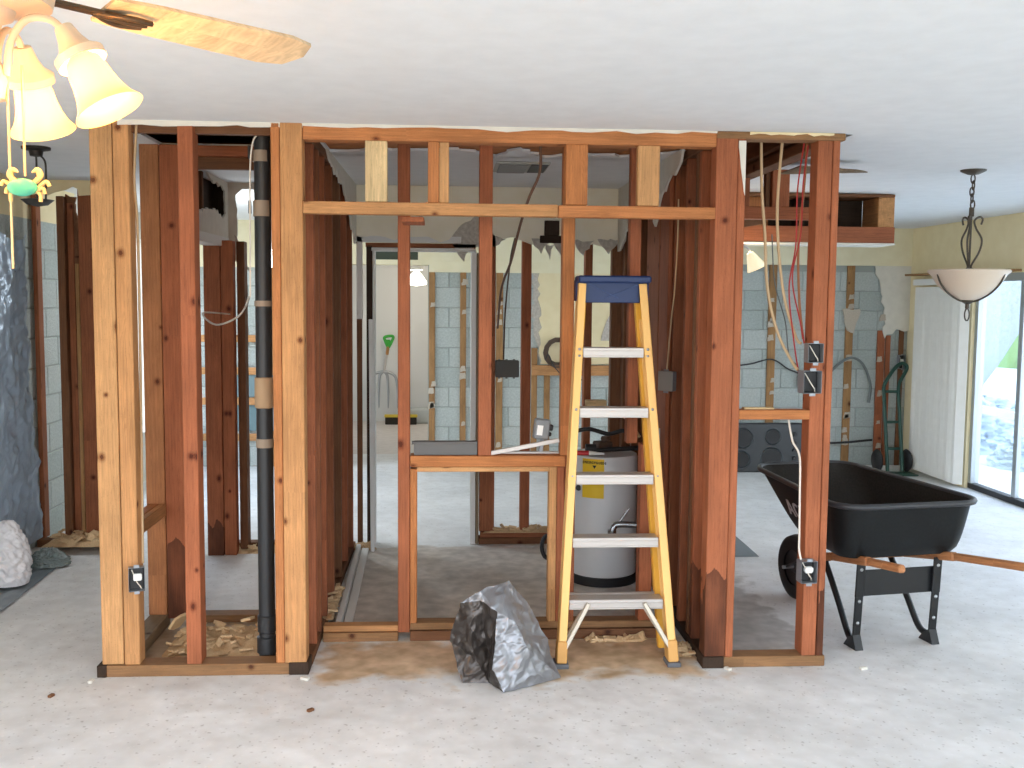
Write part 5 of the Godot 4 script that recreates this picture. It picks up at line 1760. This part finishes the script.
func build_fan():
	var at = V(-0.815, 2.44, 2.60)
	var t = thing("ceiling_fan", "cream ceiling fan with glowing bell shades and crab pull chain", "ceiling fan", at)
	var cream = std(c8(214, 190, 160), 0.45)
	var mb = MB.new()
	mb.lathe([Vector2(0.0, -0.41), Vector2(0.03, -0.40), Vector2(0.036, -0.37), Vector2(0.03, -0.345), Vector2(0.02, -0.33), Vector2(0.02, -0.27), Vector2(0.045, -0.26), Vector2(0.05, -0.245), Vector2(0.11, -0.235), Vector2(0.125, -0.17), Vector2(0.11, -0.12), Vector2(0.05, -0.105), Vector2(0.02, -0.09), Vector2(0.02, -0.05), Vector2(0.07, -0.04), Vector2(0.075, 0.0)], Transform3D(), 36)
	part("motor_housing", mb, cream, t)
	# blades with irons
	var bm = wood(c8(222, 196, 164), 2, 0.5)
	for k in 5:
		var a = -0.80 + TAU * k / 5.0
		var dir = V(cos(a), 0, -sin(a)).rotated(Vector3.UP, 0.0)
		dir = V(cos(a), 0, sin(a))
		var side = V(-sin(a), 0, cos(a))
		mb = MB.new()
		var poly = PackedVector2Array([Vector2(0.0, -0.05), Vector2(0.10, -0.06), Vector2(0.40, -0.07), Vector2(0.46, -0.055), Vector2(0.48, 0.0), Vector2(0.46, 0.055), Vector2(0.40, 0.07), Vector2(0.10, 0.06), Vector2(0.0, 0.05)])
		var up = V(0, 1, 0) * 0.98 - side * 0.22
		mb.prism(poly, Transform3D(Basis(dir, (up.normalized()).cross(dir), up.normalized()), dir * 0.22 + V(0, -0.20, 0)), 0.007)
		var b = part("blade", mb, bm, t)
		mb = MB.new()
		mb.bar(dir * 0.10 + V(0, -0.205, 0), dir * 0.26 + V(0, -0.206, 0), 0.03, 0.008, 0.002)
		for s in [-1, 0, 1]:
			mb.tube(curve([dir * 0.20 + V(0, -0.208, 0), dir * 0.26 + side * s * 0.03 + V(0, -0.212, 0), dir * 0.31 + side * s * 0.02 + V(0, -0.21, 0)], 5), 0.006, 6)
		part("blade_iron", mb, std(c8(78, 62, 44), 0.4, 0.6), b)
	# lamp arms and bell shades
	var shade = std(c8(255, 226, 160), 0.35)
	shade.backlight_enabled = true
	shade.backlight = c8(214, 160, 84)
	glow(shade, Color(1.0, 0.74, 0.32), 0.18)
	var hot = glow(std(Color.WHITE, 0.5), Color(1.0, 0.88, 0.62), 14.0)
	for k in 4:
		var a = [0.10, 1.9, 3.4, 4.76][k]
		var dir = V(cos(a), 0, sin(a))
		mb = MB.new()
		var tip = dir * 0.152 + V(0, -0.298, 0)
		mb.tube(curve([dir * 0.035 + V(0, -0.36, 0), dir * 0.045 + V(0, -0.30, 0), dir * 0.075 + V(0, -0.262, 0), dir * 0.12 + V(0, -0.264, 0), tip], 7), 0.0065, 10)
		var arm = part("lamp_arm", mb, cream, t)
		var ax = (V(0, -1, 0) * 0.9 + dir * 0.50).normalized()   # axis from socket to mouth
		var y = -ax
		var x = y.cross(V(dir.z, 0, -dir.x)).normalized()
		var B = Basis(x, y, x.cross(y))
		mb = MB.new()
		mb.lathe([Vector2(0.0, 0.028), Vector2(0.016, 0.025), Vector2(0.022, 0.0), Vector2(0.03, -0.018), Vector2(0.045, -0.03), Vector2(0.044, -0.045)], Transform3D(B, tip), 24, true)
		part("socket", mb, cream, arm)
		mb = MB.new()
		bell(mb, Transform3D(B, tip + ax * 0.034), 0.76)
		part("lamp_shade", mb, shade, arm)
		mb = MB.new()
		var bc = tip + ax * 0.082
		var pr = []
		for i in 9:
			var q = PI * i / 8.0
			pr.append(Vector2(0.026 * sin(q) + 0.0001, 0.026 * -cos(q)))
		mb.lathe(pr, Transform3D(Basis(), bc), 16)
		part("bulb", mb, hot, arm)
		lamp(bc, Color(1.0, 0.76, 0.48), 0.16, 0.025, t)
	# scroll bracket at the left of the kit
	mb = MB.new()
	mb.tube(curve([V(-0.02, -0.36, 0.06), V(0.03, -0.39, 0.07), V(0.02, -0.43, 0.07), V(-0.03, -0.42, 0.07), V(-0.02, -0.38, 0.07)], 7), 0.007, 8)
	part("scroll", mb, cream, t)
	# pull chains; crab on the longer one
	for q in [[0.034, 0.0, -0.70], [0.060, 0.0, -0.535]]:
		mb = MB.new()
		mb.tube([V(q[0], -0.34, q[1]), V(q[0], q[2], q[1])], 0.0022, 6)
		var ch = part("pull_chain", mb, std(c8(214, 180, 130), 0.4, 0.5), t)
		if q[2] > -0.6:
			mb = MB.new()
			var pr = []
			for i in 13:
				var u = PI * i / 12.0
				pr.append(Vector2(0.020 * sin(u) + 0.0001, -0.010 * cos(u)))
			mb.lathe(pr, Transform3D(Basis(Vector3.RIGHT, PI / 2).scaled(V(1.35, 0.8, 1)), V(q[0] - 0.004, -0.555, q[1] + 0.004)), 20)
			part("crab_shell", mb, std(c8(70, 158, 126), 0.45), ch)
			for s in [-1, 1]:
				for k in 4:
					var y0 = -0.556 - 0.002 * k
					mb = MB.new()
					if k == 0:
						mb.tube(curve([V(q[0] + s * 0.014, -0.548, q[1]), V(q[0] + s * 0.026, -0.535, q[1]), V(q[0] + s * 0.022, -0.524, q[1]), V(q[0] + s * 0.012, -0.528, q[1])], 5), [0.004, 0.004, 0.005, 0.005, 0.005, 0.0055, 0.006, 0.006, 0.006, 0.006, 0.0055, 0.005, 0.004, 0.003, 0.002, 0.001], 7)
					else:
						mb.tube(curve([V(q[0] + s * 0.020, y0, q[1]), V(q[0] + s * (0.036 - 0.005 * (k - 1)), y0 + 0.004 - 0.010 * (k - 2), q[1]), V(q[0] + s * (0.042 - 0.008 * (k - 1)), y0 - 0.006 - 0.012 * (k - 2), q[1])], 5), 0.0035, 6)
					part("crab_claw" if k == 0 else "crab_leg", mb, std(c8(222, 180, 110), 0.5), ch)

# ---------------------------------------------------------------- other lights
func build_lights():
	# pendant bowl at the right
	var t = thing("pendant_lamp", "unlit pendant lamp with frosted glass bowl on scrolled iron stem", "pendant lamp", V(2.968, 2.44, -1.13))
	var iron = std(c8(84, 76, 66), 0.5, 0.5)
	var mb = MB.new()
	mb.lathe([Vector2(0.0, -0.03), Vector2(0.03, -0.025), Vector2(0.068, -0.008), Vector2(0.07, 0.0)], Transform3D(), 28)
	part("canopy", mb, iron, t)
	for k in 5:
		mb = MB.new()
		var pts = []
		for i in 13:
			var a = TAU * i / 12.0
			var p = V(cos(a) * 0.012, sin(a) * 0.026, 0)
			if k % 2 == 1:
				p = V(0, p.y, p.x)
			pts.append(p + V(0.004 * sin(k * 2.0), -0.05 - k * 0.036, 0))
		mb.tube(pts, 0.004, 6)
		part("chain_link", mb, iron, t)
	mb = MB.new()
	mb.tube([V(0, -0.21, 0), V(0, -0.26, 0)], 0.014, 12)
	mb.tube([V(0, -0.26, 0), V(0, -0.56, 0)], 0.006, 8)
	part("stem", mb, iron, t)
	for k in 3:
		var a = TAU * k / 3.0 + 0.2
		var d = V(cos(a), 0, sin(a))
		mb = MB.new()
		mb.tube(curve([d * 0.055 + V(0, -0.305, 0), d * 0.062 + V(0, -0.275, 0), d * 0.045 + V(0, -0.262, 0), d * 0.018 + V(0, -0.285, 0), d * 0.03 + V(0, -0.33, 0), d * 0.062 + V(0, -0.39, 0), d * 0.05 + V(0, -0.46, 0), d * 0.01 + V(0, -0.54, 0), d * 0.03 + V(0, -0.56, 0)], 6), 0.0055, 8)
		part("scroll_arm", mb, iron, t)
	var frost = std(c8(226, 208, 186), 0.4)
	mb = MB.new()
	mb.lathe([Vector2(0.02, -0.735), Vector2(0.06, -0.725), Vector2(0.12, -0.690), Vector2(0.17, -0.640), Vector2(0.20, -0.590), Vector2(0.215, -0.578), Vector2(0.222, -0.568), Vector2(0.215, -0.560)], Transform3D(), 40)
	mb.lathe([Vector2(0.0, -0.725), Vector2(0.06, -0.715), Vector2(0.12, -0.680), Vector2(0.165, -0.635), Vector2(0.19, -0.590), Vector2(0.215, -0.560)], Transform3D(), 40, true)
	part("glass_bowl", mb, frost, t)
	for k in 3:
		var a = TAU * k / 3.0 + 0.9
		var d = V(cos(a), 0, sin(a))
		mb = MB.new()
		mb.tube(curve([d * 0.20 + V(0, -0.583, 0), d * 0.178 + V(0, -0.638, 0), d * 0.125 + V(0, -0.695, 0), d * 0.06 + V(0, -0.732, 0), d * 0.015 + V(0, -0.742, 0)], 6), 0.0055, 6)
		part("bowl_rib", mb, iron, t)
	mb = MB.new()
	mb.lathe([Vector2(0.0, -0.785), Vector2(0.012, -0.78), Vector2(0.012, -0.755), Vector2(0.034, -0.742), Vector2(0.03, -0.733), Vector2(0.0, -0.73)], Transform3D(), 16)
	var fin = part("finial", mb, iron, t)
	mb = MB.new()
	var pts = []
	for i in 15:
		var a = TAU * i / 14.0
		pts.append(V(cos(a) * 0.014, -0.815 + sin(a) * 0.035, 0))
	mb.tube(pts, 0.004, 6)
	part("ring", mb, iron, fin)

	# dark lamp canopy over the left room
	var l = thing("ceiling_lamp", "dark ceiling canopy with two hanging rods behind the fan", "ceiling lamp", V(-2.08, 2.44, -0.88))
	mb = MB.new()
	mb.lathe([Vector2(0.0, -0.05), Vector2(0.03, -0.045), Vector2(0.035, -0.02), Vector2(0.07, -0.012), Vector2(0.07, 0.0)], Transform3D(), 24)
	part("canopy", mb, std(c8(46, 42, 38), 0.5, 0.4), l)
	for x in [0.0, 0.042]:
		mb = MB.new()
		mb.tube(curve([V(x * 0.4, -0.04, 0), V(x, -0.07, 0), V(x * 1.1, -0.14, 0), V(x, -0.26, 0)], 5), 0.005, 6)
		part("rod", mb, std(c8(60, 58, 54), 0.5), l)
	mb = MB.new()
	mb.lathe([Vector2(0.0, -0.30), Vector2(0.05, -0.29), Vector2(0.08, -0.265), Vector2(0.0, -0.255)], Transform3D(), 20)
	part("lower_disc", mb, std(c8(60, 58, 54), 0.5), l)

	# bare lamps burning in the kitchen behind
	var s = thing("clamp_lamp", "white cone lamp shade lit beside the right bay's cables", "lamp", V(2.085, 1.965, -2.33))
	var B = Basis(Vector3.BACK, 0.45)
	mb = MB.new()
	mb.lathe([Vector2(0.022, 0.06), Vector2(0.032, 0.035), Vector2(0.05, -0.012), Vector2(0.068, -0.06)], Transform3D(B, Vector3.ZERO), 24)
	part("lamp_shade", mb, glow(std(c8(250, 240, 214), 0.5), Color(1, 0.92, 0.74), 0.5), s)
	mb = MB.new()
	mb.tube(curve([B * V(0, 0.06, 0), B * V(0, 0.09, 0), V(-0.07, 0.11, -0.03), V(-0.08, 0.145, -0.075)], 5), 0.009, 8)
	part("stem", mb, M.paint_white, s)
	var pr = []
	for i in 9:
		var q = PI * i / 8.0
		pr.append(Vector2(0.026 * sin(q) + 0.0001, -0.026 * cos(q)))
	mb = MB.new()
	mb.lathe(pr, Transform3D(Basis(), B * V(0, -0.03, 0)), 16)
	part("bulb", mb, glow(std(Color.WHITE), Color(1, 0.95, 0.85), 8.0), s)
	lamp(B * V(0, -0.03, 0), Color(1, 0.92, 0.8), 0.06, 0.02, s)
	var k = thing("bare_bulb", "bare burning bulb glaring right of the black drain pipe", "lamp", V(-1.319, 1.985, -3.4))
	pr = []
	for i in 11:
		var q = PI * i / 10.0
		pr.append(Vector2(0.06 * sin(q) + 0.0001, -0.07 * cos(q)))
	mb = MB.new()
	mb.lathe(pr, Transform3D(), 20)
	part("bulb", mb, glow(std(Color.WHITE), Color(0.95, 0.98, 1.0), 16.0), k)
	mb = MB.new()
	mb.tube([V(0, 0.06, 0), V(0, 0.463, 0)], 0.012, 10)
	part("stem", mb, M.paint_white, k)
	lamp(V(0, 0, 0), Color(0.95, 0.98, 1.0), 0.5, 0.05, k)

# ---------------------------------------------------------------- far left corner
func build_left_corner():
	# hanging silver tarp on the left wall
	var nz = noise(401, 1.0, 3)
	nz.fractal_type = FastNoiseLite.FRACTAL_RIDGED
	var rows = []
	for i in 110:
		var f = i / 109.0
		var row = []
		for j in 70:
			var u = j / 69.0
			var y = lerp(2.08, 0.08, f)
			var z = lerp(-2.27 + 0.05 * sin(f * 5.0) - 0.05 * f, -1.2, u)
			if i < 12:
				y -= (1.0 - u) * 0.0 + 0.05 * sin(u * 9.0)
			var x = -2.712 + 0.028 * nz.get_noise_3d(z * 3.0, y * 1.6, 1.0) + 0.015 * nz.get_noise_3d(z * 11.0, y * 8.0, 4.0) + 0.008 * sin(z * 11.0 + f * 2.0)
			row.append(V(x, y, z))
		rows.append(row)
	var mb = MB.new()
	mb.grid(rows, false, true)
	var m = std(c8(150, 166, 182), 0.36, 0.25)
	solid("hanging_tarp", "blue grey plastic tarp hanging over the left wall", "tarp", mb, m)
	var w = thing("stud_wall", "brown studs of the left partition beside hanging tarp", "wall frame", V(-2.5, 0, MID))
	board("bottom_plate", w, -0.24, 0.42, 0.0, 0.05, -0.09, 0.0, M.dark)
	board("stud", w, 0.085, 0.20, 0.05, 2.44, -0.09, 0.0, M.darkred)
	board("stud", w, 0.055, 0.08, 0.05, 1.9, -0.06, -0.01, M.fur)
	board("stud", w, -0.060, -0.012, 0.05, 2.34, -0.09, -0.02, M.dark)
	board("stud", w, -0.010, 0.03, 0.05, 2.3, -0.14, -0.07, M.darkred)
	board("stud", w, -0.235, -0.205, 0.05, 2.40, -0.14, -0.06, M.darkred)
	mb = MB.new()
	mb.prism(torn([Vector2(-0.02, 2.36), Vector2(0.02, 1.55), Vector2(0.05, 1.15), Vector2(0.07, 1.2), Vector2(0.075, 1.7), Vector2(0.05, 2.34)], [true, true, true, true, true, true], 0.05, 0.014, 77), Transform3D(Basis(), V(0.0, 0.0, -0.1)), 0.02)
	part("torn_drywall", mb, M.dark, w)
	mb = MB.new()
	mb.prism(torn([Vector2(-0.25, 2.44), Vector2(-0.25, 2.36), Vector2(-0.1, 2.34), Vector2(0.06, 2.40), Vector2(0.10, 2.34), Vector2(0.42, 2.36), Vector2(0.42, 2.44)], [false, true, true, true, true, false, false], 0.05, 0.02, 78), Transform3D(Basis(), V(0, 0, 0.002)), 0.013)
	part("torn_drywall", mb, M.cream, w)
	rubble(V(-2.42, 0.05, -2.36), 0.22, 0.16, 40, 79, "shredded drywall rubble on the left partition's plate", 0.10)
	# plastic sheet on the floor and a white bag on it
	rows = []
	var n2 = noise(402, 2.0, 3)
	for i in 26:
		var row = []
		for j in 26:
			var u = j / 25.0
			var f = i / 25.0
			var a = V(-2.70, 0, -2.12).lerp(V(-2.42, 0, -2.14), u)
			var b = V(-2.80, 0, -0.85).lerp(V(-2.36, 0, -0.95), u)
			var p = a.lerp(b, f)
			p.y = 0.006 + 0.016 * abs(n2.get_noise_2d(p.x * 3.0, p.z * 3.0))
			row.append(p)
		rows.append(row)
	mb = MB.new()
	mb.grid(rows, false, true)
	solid("plastic_sheet", "dark grey plastic sheet spread on floor under white bag", "plastic sheet", mb, std(c8(112, 122, 126), 0.35))
	solid("plastic_bag", "stuffed white plastic bag on the floor at left edge", "bag", crumple(0.125, 0.37, 403, 0.16, true), std(c8(222, 222, 224), 0.32), V(-2.53, 0.022, -1.45))
	solid("clear_plastic", "small crumpled clear plastic heap beside the white bag", "plastic", crumple(0.13, 0.10, 404), std(c8(128, 140, 138), 0.25), V(-2.48, 0.012, -1.92))

# ---------------------------------------------------------------- small things
func build_small():
	# on the sill
	var mb = MB.new()
	var L = 0.31
	for q in [[0.0, 0.004, 0.07, 0.008], [0.032, 0.034, 0.006, 0.06], [-0.032, 0.034, 0.006, 0.06]]:
		mb.cbox(V(0, q[1], q[0]), V(L, q[3], q[2]), 0.002)
	mb.cbox(V(0.0, 0.06, 0.028), V(L, 0.008, 0.022), 0.002)
	mb.tube([V(-L / 2 - 0.01, 0.062, 0.03), V(L / 2, 0.062, 0.03)], 0.009, 8)
	solid("metal_channel", "dark grey metal channel lying on the wooden sill", "metal channel", mb, std(c8(92, 90, 88), 0.5, 0.4), V(0.0, 0.927, -0.468))
	mb = MB.new()
	mb.bar(V(0.215, 0.934, -0.445), V(0.56, 1.0, -0.445), 0.012, 0.022, 0.002)
	solid("aluminium_bar", "thin aluminium bar propped slanting on the sill's right end", "metal bar", mb, M.alu)
	mb = MB.new()
	mb.bar(V(0.23, 0.932, -0.49), V(0.57, 0.932, -0.49), 0.02, 0.012, 0.002)
	solid("metal_strip", "flat grey strip lying along the sill's right half", "metal strip", mb, M.alu)
	var g = thing("control_box", "grey plastic box with white label above the sill", "control box", V(0.475, 1.05, -0.49))
	g.rotation = V(0.0, 0.1, -0.12)
	mb = MB.new()
	mb.cbox(V(0, 0, 0), V(0.075, 0.10, 0.05), 0.006)
	part("body", mb, std(c8(126, 130, 132), 0.5), g)
	mb = MB.new()
	mb.cbox(V(-0.012, -0.005, 0.026), V(0.03, 0.05, 0.002), 0.0005)
	part("label_sticker", mb, M.white, g)
	mb = MB.new()
	mb.cbox(V(0.045, 0.012, 0.0), V(0.022, 0.03, 0.03), 0.004)
	mb.cbox(V(0.045, -0.022, 0.0), V(0.015, 0.02, 0.02), 0.004)
	part("connector", mb, M.black, g)
	mb = MB.new()
	mb.cbox(V(0.01, -0.08, 0), V(0.02, 0.075, 0.02), 0.003)
	part("stand", mb, M.box_steel, g)
	# three-gang box between the closet's rear studs
	var t = thing("switch_box", "dark grey three-gang switch box between rear closet studs", "switch box", V(0.415, 1.22, MID + 0.03))
	mb = MB.new()
	mb.cbox(V(0, 0, 0), V(0.16, 0.115, 0.06), 0.005)
	part("body", mb, std(c8(74, 74, 70), 0.6), t)
	for k in 3:
		for s in [-1, 1]:
			mb = MB.new()
			mb.cbox(V(-0.055 + k * 0.05, s * 0.060, 0.02), V(0.016, 0.014, 0.01), 0.002)
			part("screw_ear", mb, std(c8(96, 96, 92), 0.6), t)
	# cables through the closet's header
	mb = MB.new()
	mb.tube(curve([V(0.44, 2.44, -0.35), V(0.445, 2.3, -0.4), V(0.40, 2.18, -0.5), V(0.37, 2.05, -0.7), V(0.35, 1.9, -1.0), V(0.33, 1.75, -1.6), V(0.34, 1.5, -2.2)], 7), 0.007, 7)
	solid("cable", "brown cable hanging through the header into the closet", "cable", mb, std(c8(110, 80, 62), 0.7))
	mb = MB.new()
	mb.tube(curve([V(0.46, 2.10, -2.36), V(0.43, 1.95, -2.36), V(0.40, 1.6, -2.38), V(0.39, 1.28, -2.38)], 6), 0.006, 6)
	solid("cable", "dark cable dropping to the three-gang switch box", "cable", mb, std(c8(90, 72, 60), 0.7))
	# ceiling vent
	var v = thing("ceiling_vent", "grey louvred vent in the ceiling over the closet", "vent", V(0.43, 2.44, -1.30))
	board("frame", v, -0.16, 0.14, -0.012, -0.001, -0.20, 0.20, std(c8(176, 174, 166), 0.6))
	for k in 7:
		board("slat", v, -0.14, 0.02, -0.020, -0.012, -0.17 + k * 0.05, -0.14 + k * 0.05, std(c8(150, 150, 144), 0.6))
	board("duct_opening", v, 0.035, 0.13, -0.016, -0.0125, -0.17, 0.17, M.darkmetal)
	# chips on the floor in front
	var chips = [[-1.90, 0.55, 0.045, "dark bark-like chip on the floor left of the framing"], [-1.66, 0.22, 0.03, "tiny dark chip on floor near left plate"], [-0.62, 0.07, 0.04, "white plaster chip at the foot of the second post"], [-0.55, 0.42, 0.03, "small dark chip on floor before left bay"], [1.30, 0.03, 0.035, "white plaster chip at the foot of third post"], [1.93, 0.05, 0.035, "round white crumb right of the end post"], [-1.55, 0.06, 0.035, "white plaster chip beside the left plate's end"]]
	for k in chips.size():
		var q = chips[k]
		mb = MB.new()
		mb.cbox(V(0, 0.006, 0), V(q[2], 0.012, q[2] * 0.6), 0.003, Basis(Vector3.UP, k * 1.3))
		solid("floor_chip", q[3], "chip", mb, M.drywall if q[3].contains("white") else M.dark, V(q[0], 0.0, q[1]))
	rubble(V(0.84, 0.0, -0.39), 0.16, 0.022, 26, 55, "plaster crumbs along the dark plate behind the ladder", 0.03)
	rubble(V(1.155, 0.0, -0.24), 0.030, 0.10, 18, 56, "dark earthy crumbs at the foot of right closet boards", 0.03)
